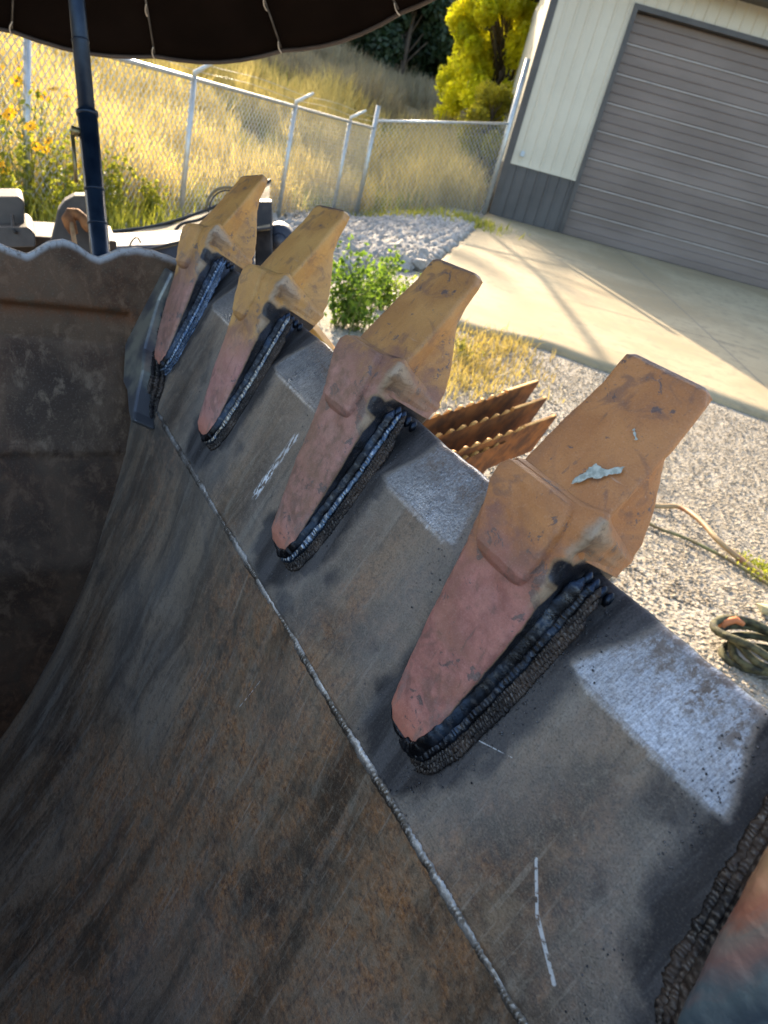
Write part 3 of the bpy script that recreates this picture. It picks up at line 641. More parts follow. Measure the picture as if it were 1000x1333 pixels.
def ydist(x, y):
    dl = (x-FA[0])*NL[0]+(y-FA[1])*NL[1]; dr = (x-FA[0])*NR[0]+(y-FA[1])*NR[1]; return np.maximum(dl, dr)
def ground_hit(px, py, lift=0.):
    """point of the terrain that a given line of sight meets, by marching"""
    R = ray(px, py); R = R/np.hypot(R[0], R[1]); t = .8
    while t < 90:
        p = CAM+R*t
        if p[2] <= gz(p[0], p[1])+lift: return p
        t += .01
    return p
def ground_sheet():
    xs = np.concatenate([np.linspace(-150, -14, 24), np.linspace(-13.5, 12, 200), np.linspace(13, 150, 26)])
    ys = np.concatenate([np.linspace(-60, -2, 20), np.linspace(-1.7, 24, 200), np.linspace(25, 200, 50)])
    X, Y = np.meshgrid(xs, ys, indexing='ij'); Z = gz(X, Y)
    nz = np.array([noise.noise(Vector((a*.9, b*.9, 0))) for a, b in zip(X.ravel(), Y.ravel())]).reshape(X.shape)
    nf = np.array([noise.noise(Vector((a*5, b*5, 3))) for a, b in zip(X.ravel(), Y.ravel())]).reshape(X.shape)
    pad = ((X-GC[0])*ND[0]+(Y-GC[1])*ND[1] < 11.5) & (X > -2) & (Y > 5.5)
    Z = Z+np.where(pad, 0, nz*.02+nf*.008)-.006
    idx = np.arange(X.size).reshape(X.shape); f = np.stack([idx[:-1, :-1], idx[1:, :-1], idx[1:, 1:], idx[:-1, 1:]], -1).reshape(-1, 4)
    me = mesh_np('gravel_ground', np.stack([X, Y, Z], -1).reshape(-1, 3), f); attr(me, 'hill', sm(ydist(X, Y)+nz*.5, -.3, .5).ravel()); return me
m = N('gravel'); v = m.coord('Object'); n1 = m.noise(v, .8, 5); n2 = m.noise(v, 14, 5, .65); vo = m.voro(v, 42); n3 = m.noise(v, 120, 3)
gcol = m.mix(m.mr(n2, .35, .65), (.22, .19, .14), (.38, .335, .26)); gcol = m.mix(m.mr(n1, .5, .68), gcol, (.30, .27, .215)); gcol = m.mix(m.mr(n3, .5, .7), gcol, (.46, .44, .40))
hcol = m.mix(m.mr(n2, .4, .6), (.16, .12, .055), (.30, .23, .10))
m.bump(m.math('ADD', vo, m.math('MULTIPLY', n3, .4)), .9, .012); m.set(m.mix(m.at('hill'), gcol, hcol), .9, 0)
M_GRAVEL = m.m
link('gravel_ground', ground_sheet(), M_GRAVEL, kind='structure')

# concrete apron in front of the garage, draped on the ramp
def apron():
    L = [ground_hit(*q)[:2] for q in ((628, 286), (600, 300), (578, 330), (545, 372), (560, 405), (610, 432), (700, 452), (790, 484), (900, 512), (1010, 552))]
    L = np.array(L); front = L[3:]; side = L[:4]
    xs, ys = [], []
    g = MB(); ns = 60; far_s = 14.0
    # columns along the front edge; each runs back to the facade line
    F = spline(np.vstack([front, front[-1]+(front[-1]-front[-2])*5]), ns)
    V = []
    for i, p in enumerate(F):
        # target on facade
        s = -.05+far_s*(i/(ns-1)); q = GC+GD*s+ND*.02
        for j in range(40):
            t = j/39; w = p*(1-t)+q*t; V.append((w[0], w[1]))
    V = np.array(V); Z = gz(V[:, 0], V[:, 1])+.035
    idx = np.arange(ns*40).reshape(ns, 40); f = np.stack([idx[:-1, :-1], idx[1:, :-1], idx[1:, 1:], idx[:-1, 1:]], -1).reshape(-1, 4)
    return mesh_np('concrete_apron', np.column_stack([V, Z]), f)
m = N('concrete'); v = m.coord('Object'); n1 = m.noise(v, .55, 6, .6, .5); n2 = m.noise(v, 7, 6, .65); n3 = m.noise(v, 90, 3)
col = m.mix(m.mr(n1, .35, .65), (.33, .255, .14), (.435, .35, .21)); col = m.mix(m.mr(n2, .48, .68), col, (.30, .245, .15)); col = m.mix(m.mr(n3, .58, .72), col, (.25, .22, .18))
m.bump(m.math('ADD', n3, n2), .25, .003); m.set(col, .85, 0); M_CONC = m.m
pad = link('concrete_apron', apron(), M_CONC, kind='structure')
sd_ = pad.modifiers.new('thick', 'SOLIDIFY'); sd_.thickness = .10; sd_.offset = -1
# sawn joints as thin dark recessed-looking strips of filler
M_JOINT = basic('joint_filler', (.16, .145, .115), (.23, .205, .165), 12, .9)
def strip_on_ground(name, P, w, lift, mat, parent=None, **k):
    P = np.array(P); D = np.gradient(P, axis=0); D /= np.linalg.norm(D, axis=1)[:, None]; Nn = np.stack([-D[:, 1], D[:, 0]], -1)*w/2
    a = P+Nn; b = P-Nn; V = [(*q, float(gz(*q))+lift) for q in a]+[(*q, float(gz(*q))+lift) for q in b]; n = len(P)
    return link(name, mesh(name, V, [(n+i, n+i+1, i+1, i) for i in range(n-1)]), mat, parent, **k)
for s in (2.75, 6.6):
    p = GC+GD*s; strip_on_ground('expansion_joint', [p+ND*t for t in np.linspace(.1, 10.2 if s < 5 else 9, 40)], .018, .0365, M_JOINT, pad)
for t in (3.6, 7.2):
    strip_on_ground('expansion_joint', [GC+GD*s+ND*t for s in np.linspace(.1 if t < 5 else .8, 9, 40)], .016, .0375, M_JOINT, pad)

# stones scattered on the gravel (uncountable) -----------------------------------
OCT_V = np.array([(1, 0, 0), (.3, .95, 0), (-.8, .6, 0), (-.8, -.6, 0), (.3, -.95, 0), (.2, .1, .8), (0, 0, -.6)]); OCT_F = np.array([(0, 1, 5), (1, 2, 5), (2, 3, 5), (3, 4, 5), (4, 0, 5), (1, 0, 6), (2, 1, 6), (3, 2, 6), (4, 3, 6), (0, 4, 6)])
def scatter(xy, size, squash=.7, sink=.2, seed=0):
    r = np.random.default_rng(seed); n = len(xy); an = r.uniform(0, 6.28, n); ca, sa = np.cos(an), np.sin(an)
    base = OCT_V[None]*(1+r.uniform(-.3, .3, (n, 7, 1))); base[:, :, 2] *= squash
    x = base[:, :, 0]*ca[:, None]-base[:, :, 1]*sa[:, None]; y = base[:, :, 0]*sa[:, None]+base[:, :, 1]*ca[:, None]
    V = np.stack([x, y, base[:, :, 2]], -1)*size[:, None, None]; z = gz(xy[:, 0], xy[:, 1])+size*sink
    V += np.column_stack([xy, z])[:, None, :]; F = OCT_F[None]+(np.arange(n)*7)[:, None, None]
    return V.reshape(-1, 3), F.reshape(-1, 3)
def stone_mat(name, cs):
    m = N(name); v = m.coord('Object'); vc = m.n('TexVoronoi'); m.l(v, vc.inputs['Vector']); vc.inputs['Scale'].default_value = 24
    s = m.n('SeparateColor'); m.l(vc.outputs['Color'], s.inputs[0]); n = m.noise(v, 60, 3)
    return m.set(m.mix(m.mr(n, .45, .65, 0, .5), m.mix(s.outputs[0], cs[0], cs[1]), cs[2]), .85, 0)
M_ST = stone_mat('gravel_stones', ((.24, .205, .155), (.40, .35, .27), (.31, .255, .18)))
apx = lambda x, y: ((x-GC[0])*ND[0]+(y-GC[1])*ND[1])
n = 62000; t = rng.uniform(0, 1, n); xy = np.column_stack([rng.uniform(-.2, 4.6, n), 1.9+6.6*t**1.25])
on_pad_line = np.interp(xy[:, 0], [-.4, .25, 1.06, 1.75, 3.4, 5], [7.8, 6.55, 6.75, 6.6, 6.4, 6.2])
xy = xy[xy[:, 1] < on_pad_line+rng.normal(0, .12, len(xy))]
v, f = scatter(xy, rng.uniform(.0035, .009, len(xy))*rng.choice([1, 1, 1, 1.7], len(xy)), seed=5)
link('loose_gravel', mesh_np('loose_gravel', v, f), M_ST, smooth=False, kind='stuff', label='pale crushed gravel in the yard between bucket and concrete apron')

# bed of white rocks below the fence
def inside(px, py): return ground_hit(px, py)[:2]
bed = np.array([inside(*q) for q in ((352, 300), (430, 288), (560, 283), (626, 290), (592, 318), (548, 352), (470, 352), (420, 362), (360, 345))])
def poly_sample(P, n, r):
    lo, hi = P.min(0), P.max(0); out = []
    while len(out) < n:
        q = lo+(hi-lo)*r.uniform(0, 1, 2); c = False; j = len(P)-1
        for i in range(len(P)):
            if (P[i, 1] > q[1]) != (P[j, 1] > q[1]) and q[0] < (P[j, 0]-P[i, 0])*(q[1]-P[i, 1])/(P[j, 1]-P[i, 1])+P[i, 0]: c = not c
            j = i
        if c: out.append(q)
    return np.array(out)
bedo = empty('rock_bed', (float(bed[:, 0].mean()), float(bed[:, 1].mean()), 0), kind='structure')
M_ROCK = stone_mat('white_rock', ((.17, .165, .155), (.46, .435, .39), (.28, .24, .19)))
def rock_mesh(k):
    r = np.random.default_rng(100+k); n = 0; V = []
    for i in range(22):
        d = r.normal(size=3); d /= np.linalg.norm(d); V.append(d*(1+r.uniform(-.12, .12))*np.array([1, .75, .6]))
    import bmesh
    bm = bmesh.new(); [bm.verts.new(p) for p in V]; bmesh.ops.convex_hull(bm, input=bm.verts)
    bmesh.ops.delete(bm, geom=[q for q in bm.verts if not q.link_faces], context='VERTS')
    me = bpy.data.meshes.new('rock'); bm.to_mesh(me); bm.free(); me.materials.append(M_ROCK); return me
RK = [rock_mesh(k) for k in range(9)]
rr = np.random.default_rng(31); bp = poly_sample(bed, 1500, rr); bp = bp[np.argsort(np.hypot(bp[:, 0], bp[:, 1])+rr.normal(0, .6, len(bp)))]
for i, q in enumerate(bp[:290]):
    o = bpy.data.objects.new('rock', RK[i % 9]); COL.objects.link(o); s = rr.uniform(.075, .15)
    o.parent = bedo; o.location = (q[0]-bedo.location.x, q[1]-bedo.location.y, float(gz(*q))+s*.3); o.scale = (s, s, s); o.rotation_euler = rr.uniform(-.7, 3, 3)
rs = poly_sample(bed, 2600, rr); v, f = scatter(np.vstack([bp[290:], rs]), rr.uniform(.05, .14, len(bp)-290+len(rs)), .8, .25, 9)
o = link('rock_fill', mesh_np('rock_fill', v-np.array(bedo.location), f), M_ROCK, bedo, False, kind='stuff')
# more pale rocks on the strip at the foot of the left fence run
lf = []
while len(lf) < 2600:
    t = rr.uniform(-1, 11); s = rr.uniform(-.2, 1.9); q = FA-FD*t-NL*s; lf.append(q)
v, f = scatter(np.array(lf), rr.uniform(.03, .10, len(lf)), .8, .25, 12); link('fence_foot_stones', mesh_np('fence_foot_stones', v, f), M_ROCK, None, False, kind='stuff', label='strip of broken white stones along the foot of the chain link fence')

# ------------------------------------------------------------------ garage
gar = empty('metal_garage', (GC[0], GC[1], .5), label='cream ribbed metal garage with dark wainscot and a wide brown sectional door', cat='garage')
gar.rotation_euler = (0, 0, math.atan2(GD[1], GD[0]))       # local x along the facade, local -y towards the yard
M_CREAM = basic('cream_metal_sheet', (.58, .53, .415), (.63, .58, .46), 1.2, .45, 0, .05)
M_WAIN = basic('dark_metal_sheet', (.070, .066, .064), (.095, .09, .086), 1.5, .5, 0, .05)
M_TRIM = basic('dark_brown_trim', (.055, .050, .048), (.08, .074, .07), 3, .45, 0, .05)
M_DOOR = basic('brown_door_panel', (.165, .128, .108), (.215, .172, .148), 1.6, .5, 0, .08, stretch=(.3, 1, 1))
M_ROOF = basic('roof_metal', (.05, .042, .04), (.075, .066, .06), 2, .5)
WH, EH, DL, DR, DH = 1.05, 4.62, 1.60, 8.1, 4.06
def sheet(name, x0, x1, z0, z1, mat, y=0., pitch=.229):
    """ribbed steel sheet in the facade plane"""
    g = MB(); x = x0; prof = []
    while x < x1-1e-6:
        for dx, dy in ((0, 0), (pitch*.70, 0), (pitch*.76, -.019), (pitch*.90, -.019), (pitch*.96, 0)):
            if x+dx <= x1: prof.append((x+dx, y+dy))
        x += pitch
    prof.append((x1, y)); n = len(prof)
    g.add([(a, b, z0) for a, b in prof]+[(a, b, z1) for a, b in prof], [(i, i+1, n+i+1, n+i) for i in range(n-1)]); return g.build(name, mat, gar)
sheet('wall_sheet', .10, DL-.09, WH+.04, EH, M_CREAM); sheet('wall_sheet', DL-.09, DR+.09, DH+.09, EH, M_CREAM); sheet('wall_sheet', DR+.09, 11.8, WH+.04, EH, M_CREAM)
sheet('wainscot_sheet', .10, DL-.09, 0, WH, M_WAIN); sheet('wainscot_sheet', DR+.09, 11.8, 0, WH, M_WAIN)
MB().box(.10, DL-.09, -.028, .0, WH, WH+.04).build('wainscot_cap', M_CREAM, gar)
MB().box(-.02, .12, -.03, .10, 0, EH).build('corner_trim', M_TRIM, gar)
MB().box(DL-.09, DL, -.034, .30, 0, DH+.09).build('door_jamb', M_TRIM, gar); MB().box(DR, DR+.09, -.034, .30, 0, DH+.09).build('door_jamb', M_TRIM, gar)
MB().box(DL, DR, -.034, .30, DH, DH+.09).build('door_header', M_TRIM, gar)
NP = 8; ph_ = DH/NP
pan = None
for k in range(NP):
    g = MB(); z0 = k*ph_; prof = [(.20, z0+.006), (.188, z0+.02), (.18, z0+.03), (.18, z0+ph_*.34), (.168, z0+ph_*.36), (.18, z0+ph_*.40), (.18, z0+ph_*.67), (.168, z0+ph_*.69), (.18, z0+ph_*.73), (.18, z0+ph_-.03), (.188, z0+ph_-.012), (.205, z0+ph_-.004)]
    n = len(prof); g.add([(DL, a, b) for a, b in prof]+[(DR, a, b) for a, b in prof], [(i, n+i, n+i+1, i+1) for i in range(n-1)]); g.build('door_panel', M_DOOR, gar)
MB().box(DL, DR, .215, .25, 0, DH).build('door_backing', M_TRIM, gar)
MB().box(DL, DR, .165, .205, -.0, .03).build('door_seal', basic('black_rubber', (.02, .02, .02), (.03, .03, .03)), gar)
for k in range(1, NP):
    MB().box(DL+.004, DR-.004, .158, .186, k*ph_-.020, k*ph_+.010).build('panel_edge', basic('panel_edge_paint', (.30, .27, .25), (.36, .325, .30), 4, .4) if k == 1 else bpy.data.materials['panel_edge_paint'], gar)
# side wall, roof, eave, gutter
g = MB(); g.box(0.0, .02, .10, 13, 0, WH); g.build('side_wainscot', M_WAIN, gar)
MB().box(0.0, .02, .10, 13, WH, EH).build('side_wall', M_CREAM, gar)
MB().box(11.8, 11.82, 0, 13, 0, EH).build('side_wall', M_CREAM, gar); MB().box(0, 11.8, 12.9, 13, 0, EH).build('rear_wall', M_CREAM, gar)
MB().hexa([(-.35, -.55, EH+.02), (12.2, -.55, EH+.02), (12.2, 6.5, EH+1.9), (-.35, 6.5, EH+1.9), (-.35, -.55, EH+.10), (12.2, -.55, EH+.10), (12.2, 6.5, EH+1.98), (-.35, 6.5, EH+1.98)]).build('roof', M_ROOF, gar)
MB().hexa([(-.35, 6.5, EH+1.9), (12.2, 6.5, EH+1.9), (12.2, 13.5, EH+.02), (-.35, 13.5, EH+.02), (-.35, 6.5, EH+1.98), (12.2, 6.5, EH+1.98), (12.2, 13.5, EH+.10), (-.35, 13.5, EH+.10)]).build('roof', M_ROOF, gar)
MB().box(-.3, 12.1, -.53, .0, EH-.02, EH+.015).build('soffit', M_TRIM, gar)
g = MB(); pr = [(-.56, EH+.09), (-.68, EH+.10), (-.69, EH+.02), (-.63, EH-.06), (-.56, EH-.07)]
g.add([(-.35, a, b) for a, b in pr]+[(12.2, a, b) for a, b in pr], [(i, 5+i, 5+(i+1) % 5, (i+1) % 5) for i in range(5)]+[(0, 1, 2, 3, 4), (9, 8, 7, 6, 5)]); g.build('gutter', M_TRIM, gar)
g = MB(); g.box(.26, .34, -.07, -.0, 1.22, 1.32); bevel(g.build('outlet_box', basic('pale_blue_plastic', (.45, .52, .56), (.5, .56, .6)), gar), .006)

# ------------------------------------------------------------------ chain link fence
M_GALV = basic('galvanised_steel', (.46, .47, .46), (.58, .585, .56), 14, .38, .6, .1)
M_WIRE = basic('galvanised_wire', (.50, .50, .47), (.66, .65, .60), 20, .4, .35, .1)
fen = empty('chain_link_fence', (FA[0], FA[1], 0), label='galvanised chain link fence with angled barbed wire arms in front of the dry grass', cat='fence')
def fp(x, y, z): return (x-FA[0], y-FA[1], z)
def RH(t): return 1.50-.02*t*0
post_t = [1.08, 3.03, 5.47, 7.83, 10.4, 13.]
def gzf(q): return float(gz(q[0], q[1]))
for t in post_t:
    q = FA-FD*t; z0 = gzf(q)-.1; g = MB(); g.tube([fp(q[0], q[1], z0), fp(q[0], q[1], RH(t)+.02)], .032, 10); p = g.build('fence_post', M_GALV, fen, True)
    a = q-NL*.0; e = q-NL*.24
    MB().tube([fp(a[0], a[1], RH(t)+.0), fp(a[0], a[1], RH(t)+.06), fp(e[0], e[1], RH(t)+.22)], [.034, .026, .018], 8).build('barb_arm', M_GALV, p, True)
MB().tube([fp(FA[0], FA[1], -.1), fp(FA[0], FA[1], 1.86)], .040, 12).build('corner_post', M_GALV, fen, True)
MB().tube([fp(*(FA-FD*0), 1.50), fp(*(FA-FD*13), RH(13))], .024, 8).build('top_rail', M_GALV, fen, True)
TE = FA+RD*3.22; zr = gzf(TE)
MB().tube([fp(TE[0], TE[1], zr-.1), fp(TE[0], TE[1], 3.35)], .050, 12).build('end_post', M_GALV, fen, True)
MB().tube([fp(*FA, 1.62), fp(*TE, 2.22)], .026, 8).build('top_rail', M_GALV, fen, True)
def chain(P, Q, zb0, zb1, zt0, zt1, cell=.082, r=.0048):
    P = np.array(P); Q = np.array(Q); L = np.linalg.norm(Q-P); D = (Q-P)/L; Nn = np.array([-D[1], D[0]]); g = MB(); Hh = max(zt0-zb0, zt1-zb1); k = 1.15
    x = -Hh/k
    while x < L:
        for sg in (1, -1):
            # line from (x,0) rising at slope k*sg
            xa, xb = (x, x+Hh/k) if sg > 0 else (x+Hh/k, x)
            pts = []
            for xx, tt in ((xa, 0.), (xb, 1.)): pts.append([xx, tt])
            (x0, t0), (x1, t1) = pts
            def clipx(xl):
                nonlocal x0, t0, x1, t1
                pass
            # clip to [0,L]
            lo, hi = 0., 1.
            dx = x1-x0
            for bound, sgn in ((0., 1), (L, -1)):
                f0 = sgn*(x0-bound); f1 = sgn*(x1-bound)
                if f0 < 0 and f1 < 0: lo, hi = 1., 0.; break
                if f0 < 0: lo = max(lo, f0/(f0-f1))
                elif f1 < 0: hi = min(hi, f0/(f0-f1))
            if hi-lo > .02:
                pp = []
                for w in (lo, (lo+hi)/2, hi):
                    xx = x0+dx*w; s = xx/L; zb = zb0+(zb1-zb0)*s; zt = zt0+(zt1-zt0)*s; q = P+D*xx+Nn*.0035*sg
                    pp.append(fp(q[0], q[1], zb+(zt-zb)*(t0+(t1-t0)*w)))
                g.tube(pp, r, 4, False)
        x += cell
    return g
chain(FA, FA-FD*13, .0, .0, 1.50, 1.50).build('chain_link_mesh', M_WIRE, fen, kind='stuff')
chain(FA, TE, .02, zr, 1.62, 2.22, .095, .0046).build('chain_link_mesh', M_WIRE, fen, kind='stuff')
for k in range(2):
    w = MB(); e = .14+.11*k
    w.tube([fp(*(FA-FD*t-NL*e), 1.61+.08*k-.03*math.sin(t*1.4)**2) for t in np.linspace(0, 13, 50)], .0035, 4)
    w.build('barbed_wire', M_WIRE, fen, True)

# ------------------------------------------------------------------ grass and weeds
def blades(xy, h, w, lean=.35, seed=0, zoff=0.):
    r = np.random.default_rng(seed); n = len(xy); an = r.uniform(0, 6.28, n); la = r.uniform(0, 6.28, n); ll = np.abs(r.normal(0, lean, n))*h
    z = gz(xy[:, 0], xy[:, 1])+zoff; cx, cy = np.cos(an)*w/2, np.sin(an)*w/2; lx, ly = np.cos(la)*ll, np.sin(la)*ll
    V = np.zeros((n, 5, 3))
    V[:, 0] = np.column_stack([xy[:, 0]-cx, xy[:, 1]-cy, z-.02]); V[:, 1] = np.column_stack([xy[:, 0]+cx, xy[:, 1]+cy, z-.02])
    V[:, 2] = np.column_stack([xy[:, 0]+cx*.8+lx*.35, xy[:, 1]+cy*.8+ly*.35, z+h*.55]); V[:, 3] = np.column_stack([xy[:, 0]-cx*.8+lx*.35, xy[:, 1]-cy*.8+ly*.35, z+h*.55])
    V[:, 4] = np.column_stack([xy[:, 0]+lx, xy[:, 1]+ly, z+h])
    F = np.array([(0, 1, 2), (0, 2, 3), (3, 2, 4)])[None]+(np.arange(n)*5)[:, None, None]
    return V.reshape(-1, 3), F.reshape(-1, 3)
M_STRAW = leafy('straw_grass', (.44, .35, .12), (.62, .52, .22), .5, (1.3, 1.25, .95)); M_STRAW2 = leafy('grey_straw', (.26, .21, .13), (.38, .32, .20), .35, (1.1, 1.1, .9))
M_GREEN = leafy('weed_leaf', (.075, .15, .022), (.17, .27, .04), .55); M_DKGREEN = leafy('cedar_leaf', (.016, .036, .014), (.035, .065, .022), .15)
M_YELLOWG = leafy('backlit_leaf', (.48, .49, .035), (.72, .68, .055), .80, (1.5, 1.45, .6))
r_ = np.random.default_rng(77)
def hillpts(n, d0, d1, p=1.6):
    az = r_.uniform(-.66, .17, n); out = []
    dist = 5+r_.uniform(0, 1, n)**p*46
    q = np.column_stack([np.sin(az)*dist, np.cos(az)*dist]); yd = ydist(q[:, 0], q[:, 1]); gsv = (q[:, 0]-GC[0])*GD[0]+(q[:, 1]-GC[1])*GD[1]
    return q[(yd > d0) & (yd < d1) & (gsv < -.2)]
q = hillpts(150000, .15, 40, 1.3); dist = np.hypot(q[:, 0], q[:, 1])
cl = np.array([noise.noise(Vector((a*.55, b*.55, 2))) for a, b in q]); 
keep = cl > -.35; q, dist, cl = q[keep], dist[keep], cl[keep]
hh = (.42+.55*np.clip(cl+.4, 0, 1))*r_.uniform(.6, 1.3, len(q)); a = cl+r_.normal(0, .12, len(q)); gr = (a < -.20)
back = (dist > 25)
v, f = blades(q[~gr & ~back], hh[~gr & ~back], .006+.0011*dist[~gr & ~back], .3, 1); link('dry_grass', mesh_np('dry_grass', v, f), M_STRAW, None, False, kind='stuff', label='tall golden dry grass on the bank behind the chain link fence')
v, f = blades(q[gr & ~back], hh[gr & ~back]*.75, .008+.0012*dist[gr & ~back], .4, 2); link('green_grass', mesh_np('green_grass', v, f), leafy('yellow_green_grass', (.22, .24, .04), (.38, .36, .07), .5, (1.3, 1.3, .7)), None, False, kind='stuff', label='yellow green tufts growing among the dry grass on the bank')
v, f = blades(q[back], hh[back]*1.1, .008+.0012*dist[back], .3, 3); link('grey_brush', mesh_np('grey_brush', v, f), M_STRAW2, None, False, kind='stuff', label='grey brown dead brush at the top of the bank below the dark trees')
# low dry tufts at the edge of the apron and along the rocks
def around(px, py, n, s): p = ground_hit(px, py)[:2]; return p+r_.normal(0, 1, (n, 2))*np.array(s)
q = np.vstack([around(612, 470, 900, (.30, .38)), around(650, 450, 350, (.2, .2)), around(600, 500, 300, (.2, .25))]); v, f = blades(q, r_.uniform(.03, .13, len(q)), r_.uniform(.006, .012, len(q)), .8, 4)
link('dry_grass_tufts', mesh_np('dry_grass_tufts', v, f), leafy('dull_straw', (.33, .25, .085), (.50, .41, .14), .4, (1.2, 1.15, .8)), None, False, kind='stuff', label='low straw coloured tufts in the gravel at the edge of the concrete apron')
q = np.vstack([around(590, 288, 500, (.5, .3)), around(540, 285, 500, (.7, .3)), around(612, 292, 200, (.2, .2))]); v, f = blades(q, r_.uniform(.06, .22, len(q)), r_.uniform(.014, .03, len(q)), .6, 6)
link('grass_fringe', mesh_np('grass_fringe', v, f), bpy.data.materials['yellow_green_grass'], None, False, kind='stuff', label='fringe of short green grass on top of the white rock bed')

def leaf_cloud(cent, rad, n, size, seed, up=.0, shell=.0):
    """n leaf quads round given clump centres"""
    r = np.random.default_rng(seed); k = r.integers(0, len(cent), n); d = r.normal(size=(n, 3)); d /= np.linalg.norm(d, axis=1)[:, None]
    rr = np.asarray(rad)[k]*(shell+(1-shell)*r.uniform(0, 1, n)**.45); P = np.asarray(cent)[k]+d*rr[:, None]
    nrm = d*.6+r.normal(size=(n, 3))*.7; nrm[:, 2] += up; nrm /= np.linalg.norm(nrm, axis=1)[:, None]
    t = np.cross(nrm, r.normal(size=(n, 3))); t /= np.linalg.norm(t, axis=1)[:, None]; b = np.cross(nrm, t); s = size*r.uniform(.6, 1.3, n)[:, None]
    V = np.stack([P-t*s, P-b*s*.5+nrm*s*.12, P+t*s, P+b*s*.5+nrm*s*.12], 1); F = np.arange(4*n).reshape(n, 4); return V.reshape(-1, 3), F
M_BARK = basic('bark', (.07, .05, .035), (.14, .11, .08), 12, .9, 0, .6, .01, stretch=(1, 1, .2))
def tree(name, x, y, h, rad, mat, leaf, n, label, seed, base=.15, cone=0., group='dark cedars at the top of the bank', cat='tree', zb=None, nc=26, cr=(.22, .42)):
    r = np.random.default_rng(seed); z0 = float(gz(x, y)) if zb is None else zb
    t = empty(name, (x, y, z0), label=label, cat=cat, group=group)
    g = MB(); bendx, bendy = r.uniform(-.3, .3, 2); top = h*.9
    g.tube([(bendx*s*s, bendy*s*s, top*s-.1) for s in np.linspace(0, 1, 7)], [max(.02, h*.022*(1-.85*s)) for s in np.linspace(0, 1, 7)], 8)
    C_, R_ = [], []
    for k in range(nc if h > 2 else 12):
        s = base+(1-base)*r.uniform(0, 1)**.9; an = r.uniform(0, 6.28); w = rad*((1-cone*s)*(1 if s < .8 else .75))*r.uniform(.35, .85)
        c = (bendx*s*s+w*math.cos(an), bendy*s*s+w*math.sin(an), h*s*.95); C_.append(c); R_.append(rad*r.uniform(*cr)*(1-cone*s*.6))
        s0 = max(.05, s-.2); g.tube([(bendx*s0*s0, bendy*s0*s0, top*s0), ((c[0])*.5, c[1]*.5, h*s*.82), c], [h*.008, h*.005, h*.002], 5)
    g.build('trunk', M_BARK, t, True)
    v, f = leaf_cloud(C_, R_, n, leaf, seed+1, .2); link('crown', mesh_np('crown', v, f), mat, t, False, kind='stuff'); return t
p = far(640, 150, 21)
tree('leafy_tree', p[0]-.1, p[1], 6.8, 2.35, M_YELLOWG, .09, 60000, 'bright yellow green backlit tree between the cedars and the garage', 5, .04, .25, None, nc=110, cr=(.11, .26))
p = far(600, 225, 18.5)
tree('leafy_shrub', p[0]+.45, p[1], 2.1, 1.0, leafy('olive_leaf', (.26, .26, .035), (.42, .38, .05), .65), .06, 6500, 'olive shrub behind the fence at the foot of the bright tree', 8, .1, .2, None, 'shrub')
def az_tree(px, depth, h, rad, sd, label):
    q = far(px, 170+.276*(px-500), depth); tree('cedar_tree', q[0], q[1], h, rad, M_DKGREEN, .17, 24000, label, sd, .02, .45)
for k, (px, dp, h, rad, lb) in enumerate(((400, 34, 6.0, 2.3, 'dark cedar tree at the left end of the row, its foot under the umbrella rim'), (452, 38, 7.5, 2.8, 'dark cedar tree second from the left, directly above the corner fence post'), (505, 33, 7.0, 2.4, 'dark cedar tree in the middle of the row above the grey brush'), (548, 36, 8.5, 2.9, 'tall dark cedar tree just left of the bright yellow green tree'), (600, 40, 10, 3.2, 'dark cedar tree behind the bright yellow green tree, left of it'), (330, 40, 6.5, 3, 'dark cedar tree mostly hidden behind the umbrella canopy'), (660, 44, 11, 3.4, 'tall dark cedar tree between the bright tree and the garage corner'))):
    az_tree(px, dp, h, rad, 40+k*3, lb)

wc = [(far(px, 170+.276*(px-500), dd)) for px, dd in zip(np.linspace(200, 760, 46), r_.uniform(46, 60, 46))]
wc = np.array([(p[0], p[1], float(gz(p[0], p[1]))+hz) for p in wc for hz in (1.5, 4., 7., 10.)])
v, f = leaf_cloud(wc, np.full(len(wc), 2.6), 42000, .32, 90); link('distant_woods', mesh_np('distant_woods', v, f), M_DKGREEN, None, False, kind='stuff', label='dark mass of woods on the ridge behind the row of cedars')
